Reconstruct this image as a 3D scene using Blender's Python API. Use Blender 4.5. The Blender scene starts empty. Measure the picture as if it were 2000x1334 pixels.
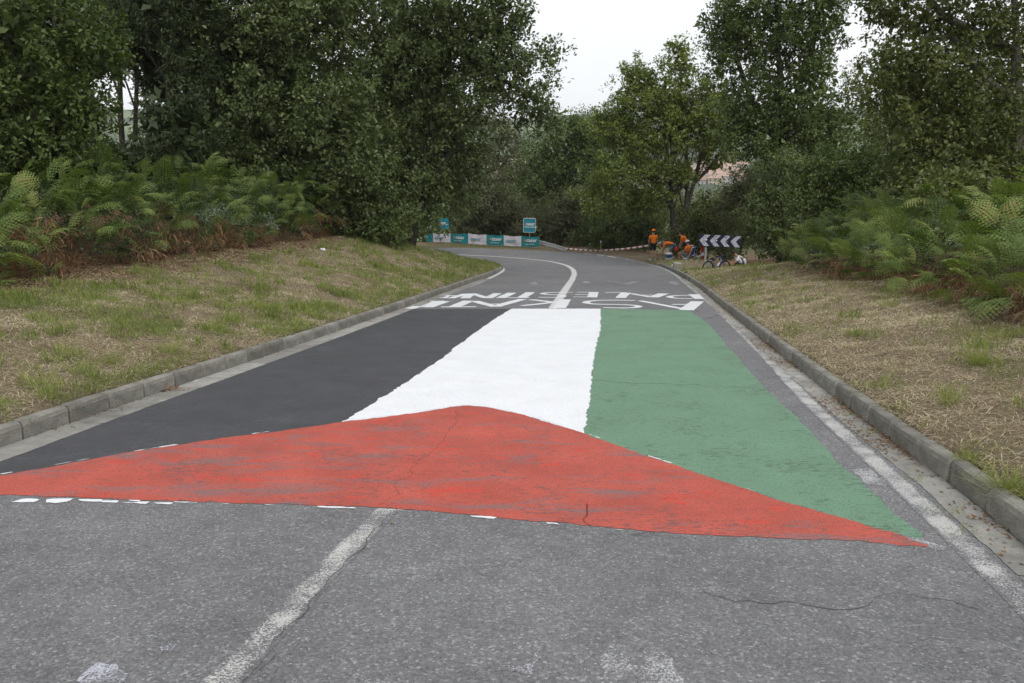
import bpy, bmesh, math, random
import numpy as np
from mathutils import Vector, Matrix
from mathutils.geometry import delaunay_2d_cdt
rng = np.random.default_rng(7); random.seed(7)
R = math.radians
S = bpy.context.scene
COL = S.collection

# ---------------------------------------------------------------- camera, sky, sun, exposure
F = 1555.0                                   # focal length in photo pixels (2000 wide)
PITCH = math.atan((667-280)/F)               # true horizon at photo row 280
THETA = PITCH-math.atan((667-458)/F)         # the road falls away from the viewer by this angle
SLOPE = math.tan(THETA)
HC = 1.6/math.cos(THETA)
cd = bpy.data.cameras.new('camera'); cam = bpy.data.objects.new('camera', cd); COL.objects.link(cam)
cam.location = (0, 0, HC); cam.rotation_euler = (R(90)-PITCH, 0, 0)
cd.sensor_width = 36; cd.lens = F/2000*36; cd.clip_start = .05; cd.clip_end = 20000
S.camera = cam
W = bpy.data.worlds.new("World"); S.world = W; W.use_nodes = True
nt = W.node_tree; nt.nodes.clear()
sky = nt.nodes.new('ShaderNodeTexSky'); sky.sky_type = 'NISHITA'; sky.sun_disc = False
SUN_EL, SUN_AZ = 58, 150
sky.sun_elevation = R(SUN_EL); sky.sun_rotation = R(SUN_AZ)
hs = nt.nodes.new('ShaderNodeHueSaturation'); hs.inputs['Saturation'].default_value = .3
mx = nt.nodes.new('ShaderNodeMix'); mx.data_type = 'RGBA'; mx.inputs[0].default_value = .86
mx.inputs['B'].default_value = (10.6, 10.75, 11.0, 1)                 # overcast cloud deck
bg = nt.nodes.new('ShaderNodeBackground'); bg.inputs['Strength'].default_value = .1
wo = nt.nodes.new('ShaderNodeOutputWorld')
nt.links.new(sky.outputs[0], hs.inputs['Color']); nt.links.new(hs.outputs[0], mx.inputs['A'])
nz = nt.nodes.new('ShaderNodeTexNoise'); nz.inputs['Scale'].default_value = 2.2; nz.inputs['Detail'].default_value = 5
tc = nt.nodes.new('ShaderNodeTexCoord'); mpn = nt.nodes.new('ShaderNodeMapping'); mpn.inputs['Scale'].default_value = (1, 1, 3)
nt.links.new(tc.outputs['Generated'], mpn.inputs[0]); nt.links.new(mpn.outputs[0], nz.inputs['Vector'])
crn = nt.nodes.new('ShaderNodeValToRGB'); crn.color_ramp.elements[0].position = .3; crn.color_ramp.elements[0].color = (.90, .915, .94, 1); crn.color_ramp.elements[1].position = .7
m2 = nt.nodes.new('ShaderNodeMix'); m2.data_type = 'RGBA'; m2.blend_type = 'MULTIPLY'; m2.inputs[0].default_value = 1
nt.links.new(nz.outputs['Fac'], crn.inputs[0]); nt.links.new(mx.outputs['Result'], m2.inputs['A']); nt.links.new(crn.outputs[0], m2.inputs['B'])
nt.links.new(m2.outputs['Result'], bg.inputs['Color']); nt.links.new(bg.outputs[0], wo.inputs[0])
sl = bpy.data.lights.new('sun', 'SUN'); sl.energy = 1.3; sl.angle = R(25); sl.color = (1, .97, .92)
so = bpy.data.objects.new('sun', sl); COL.objects.link(so)
so.rotation_euler = (R(90-SUN_EL), 0, R(180-SUN_AZ)); so.location = (0, 0, 60)
S.view_settings.view_transform = 'Standard'; S.view_settings.look = 'None'
S.view_settings.exposure = .18; S.view_settings.gamma = 1; S.view_settings.use_curve_mapping = False
S.render.engine = 'CYCLES'
S.cycles.max_bounces = 6; S.cycles.diffuse_bounces = 3; S.cycles.glossy_bounces = 2; S.cycles.transmission_bounces = 3; S.cycles.volume_bounces = 1

# ---------------------------------------------------------------- pixel <-> place helpers (used to measure the place)
CP, SP = math.cos(PITCH), math.sin(PITCH)
def at(px, py, Z):                           # point seen at a photo pixel at depth Z
    a = (px-1000)/F*Z; b = -(py-667)/F*Z
    return np.array([a, Z*CP+b*SP, HC-Z*SP+b*CP])
def rz(y):
    y = np.asarray(y, float)
    q = np.clip(y-42, 0, 16); l = np.clip(y-58, 0, 400)
    return -SLOPE*y+.0035*q*q+.112*l*.6
def hit(px, py, hfun):
    a = (px-1000)/F; b = -(py-667)/F; ax, ay, az = a, CP+b*SP, -SP+b*CP
    Zs = np.concatenate([np.arange(1, 90, .5), np.geomspace(90, 6000, 160)])
    for _ in range(4):
        below = HC+az*Zs < hfun(ax*Zs, ay*Zs)
        i = int(np.argmax(below)) if below.any() else len(Zs)-1
        if i == 0: i = 1
        lo, hi = Zs[i-1], Zs[i]; Zs = np.linspace(lo, hi, 24)
    return at(px, py, hi)
def road(px, py): return hit(px, py, lambda x, y: rz(y))

def vnoise(x, y, s=1.0, seed=0):
    x = np.asarray(x, float)*s+seed*17.13; y = np.asarray(y, float)*s+seed*9.71
    xi, yi = np.floor(x), np.floor(y); fx, fy = x-xi, y-yi
    fx = fx*fx*(3-2*fx); fy = fy*fy*(3-2*fy)
    def h(a, b):
        v = np.sin(a*127.1+b*311.7+seed*3.3)*43758.5453
        return v-np.floor(v)
    return (h(xi, yi)*(1-fx)+h(xi+1, yi)*fx)*(1-fy)+(h(xi, yi+1)*(1-fx)+h(xi+1, yi+1)*fx)*fy
def sstep(a, b, x):
    t = np.clip((np.asarray(x, float)-a)/(b-a), 0, 1); return t*t*(3-2*t)

# ---------------------------------------------------------------- tagging
def tag(o, label=None, cat=None, group=None, kind=None):
    if label: o['label'] = label
    if cat: o['category'] = cat
    if group: o['group'] = group
    if kind: o['kind'] = kind
    return o
def link(o, parent=None):
    COL.objects.link(o)
    if parent is not None: o.parent = parent
    return o
def empty(name, loc=(0, 0, 0), rz_=0):
    o = bpy.data.objects.new(name, None); o.location = tuple(loc); o.rotation_euler = (0, 0, rz_); return link(o)
def mesh_np(name, V, faces, mat, parent=None, attrs=None, smooth=False, sizes=None):
    """faces: (M,k) int array, or flat loop array with sizes"""
    V = np.asarray(V, np.float32)
    if sizes is None:
        faces = np.asarray(faces, np.int32); M, k = faces.shape
        sizes = np.full(M, k, np.int32); flat = faces.ravel()
    else: flat = np.asarray(faces, np.int32)
    me = bpy.data.meshes.new(name)
    me.vertices.add(len(V)); me.vertices.foreach_set('co', V.ravel())
    me.loops.add(len(flat)); me.loops.foreach_set('vertex_index', flat)
    me.polygons.add(len(sizes))
    st = np.concatenate([[0], np.cumsum(sizes)[:-1]]).astype(np.int32)
    me.polygons.foreach_set('loop_start', st)
    me.update(calc_edges=True)
    if smooth: me.polygons.foreach_set('use_smooth', np.ones(len(sizes), bool))
    for an, (dom, arr) in (attrs or {}).items():
        a = me.attributes.new(an, 'FLOAT', dom); a.data.foreach_set('value', np.asarray(arr, np.float32))
    if mat: me.materials.append(mat)
    me.validate()
    o = bpy.data.objects.new(name, me); return link(o, parent)

class MB:                                    # small mesh builder
    def __init__(s): s.bm = bmesh.new()
    def box(s, c, size, rot=None, bev=0):
        r = bmesh.ops.create_cube(s.bm, size=1)
        M = Matrix.Translation(c) @ (rot.to_4x4() if rot is not None else Matrix()) @ Matrix.Diagonal((*size, 1))
        bmesh.ops.transform(s.bm, matrix=M, verts=r['verts'])
        if bev:
            es = list({e for v in r['verts'] for e in v.link_edges})
            bmesh.ops.bevel(s.bm, geom=es, offset=bev, segments=1, affect='EDGES')
        return s
    def tube(s, pts, rad, n=8, cap=True):
        pts = [Vector(p) for p in pts]; m = len(pts)
        rad = [rad]*m if not hasattr(rad, '__len__') else rad
        t0 = (pts[1]-pts[0]).normalized()
        a = t0.orthogonal().normalized(); rings = []
        for i, p in enumerate(pts):
            t = (pts[min(i+1, m-1)]-pts[max(i-1, 0)]).normalized()
            a = (a-t*a.dot(t)).normalized(); b = t.cross(a)
            rings.append([s.bm.verts.new(p+(a*math.cos(2*math.pi*k/n)+b*math.sin(2*math.pi*k/n))*rad[i]) for k in range(n)])
        for i in range(m-1):
            for k in range(n):
                s.bm.faces.new((rings[i][k], rings[i][(k+1) % n], rings[i+1][(k+1) % n], rings[i+1][k]))
        if cap: s.bm.faces.new(rings[0][::-1]); s.bm.faces.new(rings[-1])
        return s
    def torus(s, c, ax, R0, r, n=32, k=6):
        ax = Vector(ax).normalized(); u = ax.orthogonal().normalized(); v = ax.cross(u); c = Vector(c)
        rings = []
        for i in range(n):
            th = 2*math.pi*i/n; d = u*math.cos(th)+v*math.sin(th)
            rings.append([s.bm.verts.new(c+d*(R0+r*math.cos(2*math.pi*j/k))+ax*r*math.sin(2*math.pi*j/k)) for j in range(k)])
        for i in range(n):
            for j in range(k):
                s.bm.faces.new((rings[i][j], rings[(i+1) % n][j], rings[(i+1) % n][(j+1) % k], rings[i][(j+1) % k]))
        return s
    def ball(s, c, r, rot=None, u=12, v=8, cut=None):
        q = bmesh.ops.create_uvsphere(s.bm, u_segments=u, v_segments=v, radius=1)
        vs = q['verts']
        if cut is not None:
            bad = [w for w in vs if w.co.z < cut]; vs = [w for w in vs if w.co.z >= cut]
            bmesh.ops.delete(s.bm, geom=bad, context='VERTS')
        M = Matrix.Translation(c) @ (rot.to_4x4() if rot is not None else Matrix()) @ Matrix.Diagonal((*r, 1))
        bmesh.ops.transform(s.bm, matrix=M, verts=vs); return s
    def poly(s, pts): s.bm.faces.new([s.bm.verts.new(p) for p in pts]); return s
    def prism(s, pts, d):                    # flat outline extruded by vector d
        a = [s.bm.verts.new(p) for p in pts]; b = [s.bm.verts.new(Vector(p)+Vector(d)) for p in pts]
        s.bm.faces.new(a[::-1]); s.bm.faces.new(b); n = len(a)
        for i in range(n): s.bm.faces.new((a[i], a[(i+1) % n], b[(i+1) % n], b[i]))
        return s
    def build(s, name, mat, parent=None, smooth=True):
        bmesh.ops.recalc_face_normals(s.bm, faces=s.bm.faces)
        me = bpy.data.meshes.new(name); s.bm.to_mesh(me); s.bm.free()
        if smooth and len(me.polygons):
            me.polygons.foreach_set('use_smooth', np.ones(len(me.polygons), bool))
            me.set_sharp_from_angle(angle=R(40))
        me.materials.append(mat); o = bpy.data.objects.new(name, me); return link(o, parent)

# ---------------------------------------------------------------- materials
class NT:
    def __init__(s, name, rough=.8, spec=.3):
        s.m = bpy.data.materials.new(name); s.m.use_nodes = True; s.t = s.m.node_tree
        s.b = s.t.nodes['Principled BSDF']; s.b.inputs['Roughness'].default_value = rough
        s.b.inputs['Specular IOR Level'].default_value = spec
        s.co = s.t.nodes.new('ShaderNodeTexCoord').outputs['Object']
    def L(s, a, b): s.t.links.new(a, b)
    def map(s, scale, rot=(0, 0, 0)):
        n = s.t.nodes.new('ShaderNodeMapping'); n.inputs['Scale'].default_value = scale; n.inputs['Rotation'].default_value = rot
        s.L(s.co, n.inputs[0]); return n.outputs[0]
    def noise(s, scale, det=3, rough=.55, vec=None, dist=0):
        n = s.t.nodes.new('ShaderNodeTexNoise'); n.inputs['Scale'].default_value = scale
        n.inputs['Detail'].default_value = det; n.inputs['Roughness'].default_value = rough; n.inputs['Distortion'].default_value = dist
        s.L(vec or s.co, n.inputs['Vector']); return n.outputs['Fac']
    def vor(s, scale, out='Color', feature='F1', vec=None):
        n = s.t.nodes.new('ShaderNodeTexVoronoi'); n.inputs['Scale'].default_value = scale; n.feature = feature
        s.L(vec or s.co, n.inputs['Vector']); return n.outputs[out]
    def sep(s, c):
        n = s.t.nodes.new('ShaderNodeSeparateColor'); s.L(c, n.inputs[0]); return n.outputs[0]
    def attr(s, name):
        n = s.t.nodes.new('ShaderNodeAttribute'); n.attribute_name = name; return n.outputs['Fac']
    def ramp(s, fac, stops):
        n = s.t.nodes.new('ShaderNodeValToRGB'); e = n.color_ramp.elements
        while len(e) < len(stops): e.new(.5)
        for q, (p, c) in zip(e, stops):
            q.position = p; q.color = (*c, 1) if hasattr(c, '__len__') else (c, c, c, 1)
        s.L(fac, n.inputs[0]); return n.outputs[0]
    def mix(s, fac, a, b, mode='MIX'):
        n = s.t.nodes.new('ShaderNodeMix'); n.data_type = 'RGBA'; n.blend_type = mode
        for k, v in ((0, fac), ('A', a), ('B', b)):
            i = n.inputs[k]
            if hasattr(v, 'is_linked') or isinstance(v, bpy.types.NodeSocket): s.L(v, i)
            elif k == 0: i.default_value = v
            else: i.default_value = (*v, 1) if hasattr(v, '__len__') else (v, v, v, 1)
        return n.outputs['Result']
    def math(s, op, a, b=None):
        n = s.t.nodes.new('ShaderNodeMath'); n.operation = op
        for i, v in ((0, a), (1, b)):
            if v is None: continue
            if isinstance(v, bpy.types.NodeSocket): s.L(v, n.inputs[i])
            else: n.inputs[i].default_value = v
        return n.outputs[0]
    def bump(s, h, strength=.3, dist=.01):
        n = s.t.nodes.new('ShaderNodeBump'); n.inputs['Strength'].default_value = strength; n.inputs['Distance'].default_value = dist
        s.L(h, n.inputs['Height']); s.L(n.outputs[0], s.b.inputs['Normal']); return s
    def base(s, c):
        if isinstance(c, bpy.types.NodeSocket): s.L(c, s.b.inputs['Base Color'])
        else: s.b.inputs['Base Color'].default_value = (*c, 1)
        return s

def plain(name, col, rough=.6, spec=.3, var=.12, scale=14, metal=0):
    n = NT(name, rough, spec); k = n.noise(scale, 4)
    n.base(n.ramp(k, [(.3, tuple(c*(1-var) for c in col)), (.7, tuple(min(1, c*(1+var)) for c in col))]))
    n.b.inputs['Metallic'].default_value = metal
    return n.m

def asphalt_col(n, lo=.075, hi=.29):
    st = n.sep(n.vor(95)); fine = n.noise(240, 2)
    c = n.ramp(st, [(0, lo*.8), (.45, (lo+hi)*.40), (.8, (lo+hi)*.52), (.93, hi*1.0), (1, hi*1.6)])
    c = n.mix(.5, c, n.ramp(fine, [(.3, lo), (.7, hi)]), 'MIX')
    big = n.noise(.55, 5, .6); c = n.mix(1, c, n.ramp(big, [(.3, .84), (.7, 1.1)]), 'MULTIPLY')
    mid = n.noise(5, 5, .65); c = n.mix(1, c, n.ramp(mid, [(.32, .86), (.7, 1.1)]), 'MULTIPLY')
    stain = n.ramp(n.noise(1.7, 6, .7), [(.60, 0.0), (.75, 1.0)])
    c = n.mix(n.math('MULTIPLY', stain, .38), c, (.29, .29, .30))
    return n.mix(1, c, (1.0, .995, 1.015), 'MULTIPLY')
def asphalt_bump(n, st=.55):
    d = n.vor(95, 'Distance'); h = n.math('ADD', n.math('MULTIPLY', d, -1.0), n.math('MULTIPLY', n.noise(200, 2), .5))
    n.bump(h, st, .006)

n = NT('asphalt', .85, .25)
c = asphalt_col(n)
cr = n.vor(.42, 'Distance', 'DISTANCE_TO_EDGE', vec=None)          # long cracks
wv = n.noise(.35, 2); keep = n.ramp(wv, [(.52, 0.0), (.56, 1.0)])
jag = n.math('ADD', cr, n.math('MULTIPLY', n.math('SUBTRACT', n.noise(7, 4), .5), .05))
crm = n.ramp(n.math('ABSOLUTE', jag), [(0, 1.0), (.006, 0.0)])
c = n.mix(n.math('MULTIPLY', n.math('MULTIPLY', crm, keep), .7), c, (.05, .05, .05))
n.base(c); asphalt_bump(n); M_ASPH = n.m

def paint(name, col, wear=.5, wcol=(.12, .12, .125), streak=None, var=.1, thr=.62, speck=True, patch=None, pit=None):
    n = NT(name, .7, .3)
    k = n.noise(2.2, 5, .6)
    c = n.ramp(k, [(.3, tuple(x*(1-var) for x in col)), (.7, tuple(min(1, x*(1+var)) for x in col))])
    if patch:
        pk = n.ramp(n.noise(3.1, 2, .5, vec=n.map((1, 2.2, 1))), [(.62, 0.0), (.66, 1.0)])
        c = n.mix(pk, c, patch)
    w1 = n.noise(46, 3, .7, vec=n.map((.3, 1, 1)))
    w2 = n.noise(1.6, 4, .65)
    t = n.math('ADD', w1, n.math('MULTIPLY', n.math('SUBTRACT', w2, .5), .55))
    wm = n.ramp(t, [(thr, 0.0), (thr+.08, 1.0)])
    c = n.mix(n.math('MULTIPLY', wm, wear), c, wcol)
    if streak:
        sm = n.ramp(n.noise(2.0, 6, .72, vec=n.map((.55, 2.1, 1), (0, 0, -.06)), dist=.6), [(.52, 0.0), (.64, 1.0)])
        c = n.mix(n.math('MULTIPLY', sm, streak), c, (.20, .15, .15))
    if speck:
        p = n.ramp(n.vor(95, 'Distance'), [(0.0, .0), (.55, 0.0), (.8, 1.0)])
        c = n.mix(n.math('MULTIPLY', p, pit or .5), c, tuple(x*.4 for x in col))
    # the old road joint and a crack showing through the paint
    n.base(c); asphalt_bump(n, .9); return n.m
M_BLACK = paint('black_paint', (.066, .066, .072), .5, (.13, .13, .14), thr=.59, var=.15)
M_WHITE = paint('white_paint', (.80, .81, .83), .6, (.42, .42, .43), thr=.66, var=.04, pit=.3)
M_GREEN = paint('green_paint', (.155, .275, .18), .85, (.08, .12, .09), thr=.575, var=.07)
M_RED = paint('red_paint', (.48, .095, .067), .8, (.15, .09, .085), streak=.8, thr=.575, var=.16, patch=(.56, .075, .05))
M_WORN = None
def worn(name, col, keep):                   # worn road paint: asphalt showing between the grains
    n = NT(name, .8, .25); a = asphalt_col(n)
    t = n.math('ADD', n.noise(110, 3, .7), n.math('MULTIPLY', n.math('SUBTRACT', n.noise(4, 4, .6), .5), .7))
    e = n.math('MULTIPLY', n.math('POWER', n.attr('edge'), 5.0), .42)
    m = n.ramp(n.math('SUBTRACT', t, e), [(1-keep-.05, 0.0), (1-keep+.05, 1.0)])
    n.base(n.mix(m, a, n.mix(n.noise(30, 3), tuple(q*.8 for q in col), col))); asphalt_bump(n); return n.m
M_LINE = worn('worn_line_paint', (.50, .50, .48), .52)
M_LINE_OLD = worn('old_centre_paint', (.54, .54, .51), .49)
M_LINE_FAR = worn('line_paint', (.62, .62, .60), .72)
M_FAINT = worn('faint_paint', (.50, .50, .50), .42)
M_WORD = worn('word_paint', (.74, .75, .77), .70)
M_BLOT = worn('bluish_blot_paint', (.50, .51, .58), .44)
M_PATCH = worn('old_patch_paint', (.50, .50, .55), .42)

def concrete(name, a, b):
    n = NT(name, .9, .2)
    c = n.ramp(n.noise(6, 6, .65), [(.3, a), (.7, b)])
    c = n.mix(n.ramp(n.noise(1.3, 5, .7), [(.5, 0.0), (.7, .6)]), c, tuple(x*.5 for x in a))
    c = n.mix(n.ramp(n.noise(70, 2), [(.62, 0.0), (.75, .5)]), c, tuple(x*.45 for x in a))
    c = n.mix(n.ramp(n.noise(3.7, 3, .6), [(.68, 0.0), (.72, .8)]), c, (.5, .5, .48))
    oi = n.t.nodes.new('ShaderNodeObjectInfo'); c = n.mix(1, c, n.ramp(oi.outputs['Random'], [(0, (.78, .77, .74)), (1, (1.12, 1.12, 1.1))]), 'MULTIPLY')
    n.base(c).bump(n.noise(50, 4), .7, .012); return n.m
M_KERB = concrete('kerb_concrete', (.15, .145, .128), (.31, .30, .272))
M_GUT = concrete('gutter_concrete', (.22, .215, .20), (.34, .33, .31))

def leafmat(name, dark, mid, light, trans=.22, rough=.5, spec=.35, brown=None):
    n = NT(name, rough, spec); t = n.attr('tint')
    c = n.ramp(t, [(0, dark), (.5, mid), (1, light)] if brown is None else [(0, dark), (.45, mid), (.92, light), (1.0, brown)])
    n.base(c)
    tr = n.t.nodes.new('ShaderNodeBsdfTranslucent'); ms = n.t.nodes.new('ShaderNodeMixShader'); ms.inputs[0].default_value = trans
    n.L(n.mix(1, c, (1.3, 1.5, .6), 'MULTIPLY'), tr.inputs[0])
    out = n.t.nodes['Material Output']
    n.L(n.b.outputs[0], ms.inputs[1]); n.L(tr.outputs[0], ms.inputs[2]); n.L(ms.outputs[0], out.inputs[0])
    return n.m
LM = {
 'oak': leafmat('oak_leaf', (0.039, 0.062, 0.014), (0.089, 0.128, 0.032), (0.188, 0.226, 0.071)),
 'oakgrey': leafmat('grey_oak_leaf', (0.046, 0.068, 0.020), (0.107, 0.141, 0.048), (0.217, 0.248, 0.104)),
 'pine': leafmat('pine_needle', (.022, .036, .013), (.046, .068, .022), (.085, .115, .038), .1),
 'bright': leafmat('bright_oak_leaf', (0.074, 0.105, 0.019), (0.154, 0.196, 0.040), (0.285, 0.314, 0.071)),
 'olive': leafmat('olive_leaf', (0.048, 0.066, 0.016), (0.105, 0.128, 0.036), (0.205, 0.209, 0.067)),
 'willow': leafmat('willow_leaf', (0.068, 0.079, 0.038), (0.114, 0.127, 0.063), (0.182, 0.193, 0.109)),
 'bramble': leafmat('bramble_leaf', (.035, .058, .022), (.068, .100, .042), (.14, .175, .085)),
 'fern': leafmat('bracken_frond', (.040, .066, .015), (.110, .160, .040), (.24, .28, .085), .25, .6, .2, (.30, .20, .09)),
 'dead': leafmat('dead_bracken_frond', (.11, .062, .035), (.22, .125, .065), (.36, .27, .17), .15, .8, .1),
 'dry': leafmat('dry_grass_blade', (.20, .15, .10), (.45, .365, .255), (.74, .65, .50), .3, .8, .1),
 'green': leafmat('green_grass_blade', (.10, .135, .034), (.20, .235, .072), (.34, .36, .12), .35, .6, .2),
 'litter': leafmat('dead_leaf', (.09, .05, .03), (.19, .115, .065), (.30, .20, .12), .1, .8, .1),
}
def barkmat(name, a, b):
    n = NT(name, .9, .15); c = n.ramp(n.noise(9, 6, .7, vec=n.map((3, 3, .6))), [(.3, a), (.7, b)])
    n.base(c).bump(n.noise(22, 5, .7, vec=n.map((3, 3, .5))), .8, .03); return n.m
M_BARK = barkmat('dark_bark', (.035, .03, .024), (.085, .075, .06))
M_BARKP = barkmat('pale_bark', (.10, .095, .08), (.20, .185, .155))

n = NT('verge_soil', .95, .1)
gr, li, fa = n.attr('green'), n.attr('litter'), n.attr('far')
straw = n.ramp(n.noise(28, 5, .7), [(.25, (.09, .068, .044)), (.5, (.19, .15, .10)), (.75, (.32, .265, .175))])
gcol = n.ramp(n.noise(22, 5, .7), [(.3, (.06, .075, .025)), (.7, (.15, .17, .06))])
lit = n.ramp(n.noise(30, 5, .7), [(.3, (.07, .042, .026)), (.7, (.18, .11, .065))])
c = n.mix(gr, straw, gcol); c = n.mix(li, c, lit)
fields = n.ramp(n.noise(.006, 5, .6), [(.40, (.04, .055, .03)), (.5, (.07, .10, .045)), (.62, (.15, .19, .09))])
c = n.mix(fa, c, fields)
n.base(c).bump(n.noise(45, 5, .7), .8, .03); M_SOIL = n.m

# ---------------------------------------------------------------- road outline (measured from the picture)
def chaikin(P, k=2):
    P = np.asarray(P, float)
    for _ in range(k):
        a = P[:-1]*.75+P[1:]*.25; b = P[:-1]*.25+P[1:]*.75
        Q = np.empty((2*len(a), P.shape[1])); Q[0::2] = a; Q[1::2] = b
        P = np.vstack([P[:1], Q, P[-1:]])
    return P
def resample(P, step):
    P = np.asarray(P, float); d = np.r_[0, np.cumsum(np.linalg.norm(np.diff(P, axis=0), axis=1))]
    n_ = max(2, int(d[-1]/step)+1); s = np.linspace(0, d[-1], n_)
    return np.stack([np.interp(s, d, P[:, k]) for k in range(P.shape[1])], 1)
def rpts(L): return np.array([road(*p)[:2] for p in L])
lk = [(0, 874), (261, 783), (350, 753), (511, 698), (648, 651), (780, 604), (820, 589), (850, 578), (900, 560), (932, 548),
      (960, 538), (978, 530), (984, 525), (978, 520.5), (955, 517), (920, 514), (895, 512.5)]
rk = [(2000, 1068), (1881, 963), (1754, 872), (1647, 789), (1580, 736), (1505, 677), (1440, 624), (1400, 591), (1378, 572), (1354, 554),
      (1330, 539), (1305, 526), (1285, 518), (1250, 509), (1216, 502), (1180, 496.5), (1120, 492.5), (1054, 489.5), (980, 486.5), (900, 483.5)]
LE = rpts(lk); RE = rpts(rk)
dL = (LE[1]-LE[0]); dL /= np.linalg.norm(dL); dRr = RE[2]-RE[0]; dRr /= np.linalg.norm(dRr)
LE = np.vstack([LE[0]-dL*14, LE]); RE = np.vstack([RE[0]-dRr*10, RE])
LE = np.vstack([LE, [LE[-1][0]-9, LE[-1][1]+.6], [LE[-1][0]-45, LE[-1][1]+.5]])
RE = np.vstack([RE, [RE[-1][0]-9, RE[-1][1]+.3], [RE[-1][0]-45, RE[-1][1]+.2]])
LE = chaikin(LE, 2); RE = chaikin(RE, 2)
ROADPOLY = np.vstack([LE, RE[::-1]])
def pdist(x, y, P):
    x = np.atleast_1d(x).astype(float); y = np.atleast_1d(y).astype(float); best = np.full(x.shape, 1e9)
    for a, b in zip(P[:-1], P[1:]):
        d = b-a; L2 = d@d+1e-12; t = np.clip(((x-a[0])*d[0]+(y-a[1])*d[1])/L2, 0, 1)
        best = np.minimum(best, np.hypot(x-a[0]-t*d[0], y-a[1]-t*d[1]))
    return best
def inside(x, y, P):
    x = np.atleast_1d(x); y = np.atleast_1d(y); r = np.zeros(x.shape, bool)
    Q = np.roll(P, -1, 0)
    for (x1, y1), (x2, y2) in zip(P, Q):
        if y1 == y2: continue
        c_ = ((y1 > y) != (y2 > y)) & (x < (x2-x1)*(y-y1)/(y2-y1)+x1); r ^= c_
    return r
def tinfo(x, y):
    a = pdist(x, y, LE); b = pdist(x, y, RE); ins = inside(x, y, ROADPOLY)
    return a, b, ins
RBF = None
def terr(x, y, info=None):
    x = np.atleast_1d(np.asarray(x, float)); y = np.atleast_1d(np.asarray(y, float))
    a, b, ins = info or tinfo(x, y); left = a < b; d = np.minimum(a, b)
    yl = np.clip(y, -20, 200)
    lt = np.interp(yl, [0, 11.5, 16.5, 28, 33, 38, 42, 50], [.62, .72, .95, 1.42, 1.2, .62, .3, .3])
    kh = .13
    pl = np.clip(d/4.6, 0, 1)
    hl = kh+lt*(1-(1-pl)**1.25)+np.clip(d-4.6, 0, 9)*.10
    rt = np.interp(yl, [0, 10, 20, 26, 30, 34, 40, 50], [.5, .45, .42, .40, .10, -.18, .06, .02])
    pr = np.clip(d/2.4, 0, 1); outr = sstep(41, 50, y)*(1-sstep(10, 18, x)*.6)
    khr = np.interp(yl, [30, 38, 44], [.12, .12, .03])
    hr = khr+rt*(1-(1-pr)**1.2)+(1-outr)*np.clip(d-2.4, 0, 8)*.13*np.interp(yl, [24, 31, 36], [1, .35, .3])-outr*np.clip(d-3.4, 0, 30)*.42
    h = np.where(left, hl, hr)
    if RBF is not None:
        cx, cy, cw = RBF; k = np.exp(-((x[:, None]-cx)**2+(y[:, None]-cy)**2)/(2*2.2**2)); h = h+(k @ cw)*np.clip(d/.6, 0, 1)
    h = h+(vnoise(x, y, 1.1, 3)-.5)*.10*np.clip(d/1.2, 0, 1)+(vnoise(x, y, 3.6, 5)-.5)*.06*np.clip(d/.5, 0, 1)
    edge = np.clip((d-.02)/.11, 0, 1); h = h*edge-.25*(1-edge)
    h = np.where(ins, -.28, h)
    z = rz(y)+h
    r = np.hypot(x, y-15)
    t = sstep(60, 420, r)
    ridge = sstep(700, 1750, r)*(104+40*(vnoise(x, y, 1/350, 8)-.5)+16*(vnoise(x, y, 1/90, 9)-.5))
    zf = -38+ridge-3*sstep(400, 700, r)+8*(vnoise(x, y, 1/150, 11)-.5)
    return z*(1-t)+zf*t
CT = [(1381, 540, 35.2), (1416, 537, 35.8), (1441, 533, 36.2), (1334, 514, 43), (1357, 513, 43), (1338, 507, 45.5), (1313, 505, 46), (1274.5, 506.5, 45), (1377, 513, 38),
      (1053, 487.2, 55.3), (950, 483, 56.5), (845, 479, 57.6), (1450, 524, 31), (1500, 518, 27)]
_p = np.array([at(*q) for q in CT]); _r = _p[:, 2]-np.array([float(terr(a, b)[0]) for a, b, _ in _p])
_K = np.exp(-((_p[:, 0][:, None]-_p[:, 0])**2+(_p[:, 1][:, None]-_p[:, 1])**2)/(2*2.2**2))+np.eye(len(_p))*.12
RBF = (_p[:, 0], _p[:, 1], np.linalg.solve(_K, _r))
def aty(px, py, y0): return at(px, py, y0/(CP-(py-667)/F*SP))
def place(px, py, Z): p = at(px, py, Z); return np.array([p[0], p[1], gz(p[0], p[1])])
def ground(px, py): return hit(px, py, terr)
def gz(x, y): return float(terr(x, y)[0])

def axis(lo, hi, step, far, k=1.22):
    m = list(np.arange(lo, hi+1e-6, step)); s = step; v = hi
    while v < far: s *= k; v += s; m.append(v)
    s = step; v = lo
    while v > -far: s *= k; v -= s; m.insert(0, v)
    return np.array(m)
xs = axis(-13, 14, .22, 2600, 1.2); ys = axis(-1, 60, .22, 2600, 1.2)
GX, GY = np.meshgrid(xs, ys); gx, gy = GX.ravel(), GY.ravel()
info = tinfo(gx, gy); gzv = terr(gx, gy, info)
gd = np.minimum(info[0], info[1]); gl = info[0] < info[1]
def greenness(x, y, d):
    g = vnoise(x, y, .8, 21)*.40+vnoise(x, y, 2.3, 22)*.32+vnoise(x, y, 6.5, 23)*.28
    g = sstep(.50, .70, g-.05*(x > 1)+.15*np.exp(-d/.30)+.05*np.exp(-((d-1.6)/1.1)**2)*(x < 1)+.16*sstep(27, 38, y)*(x < 1))
    return g
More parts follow.
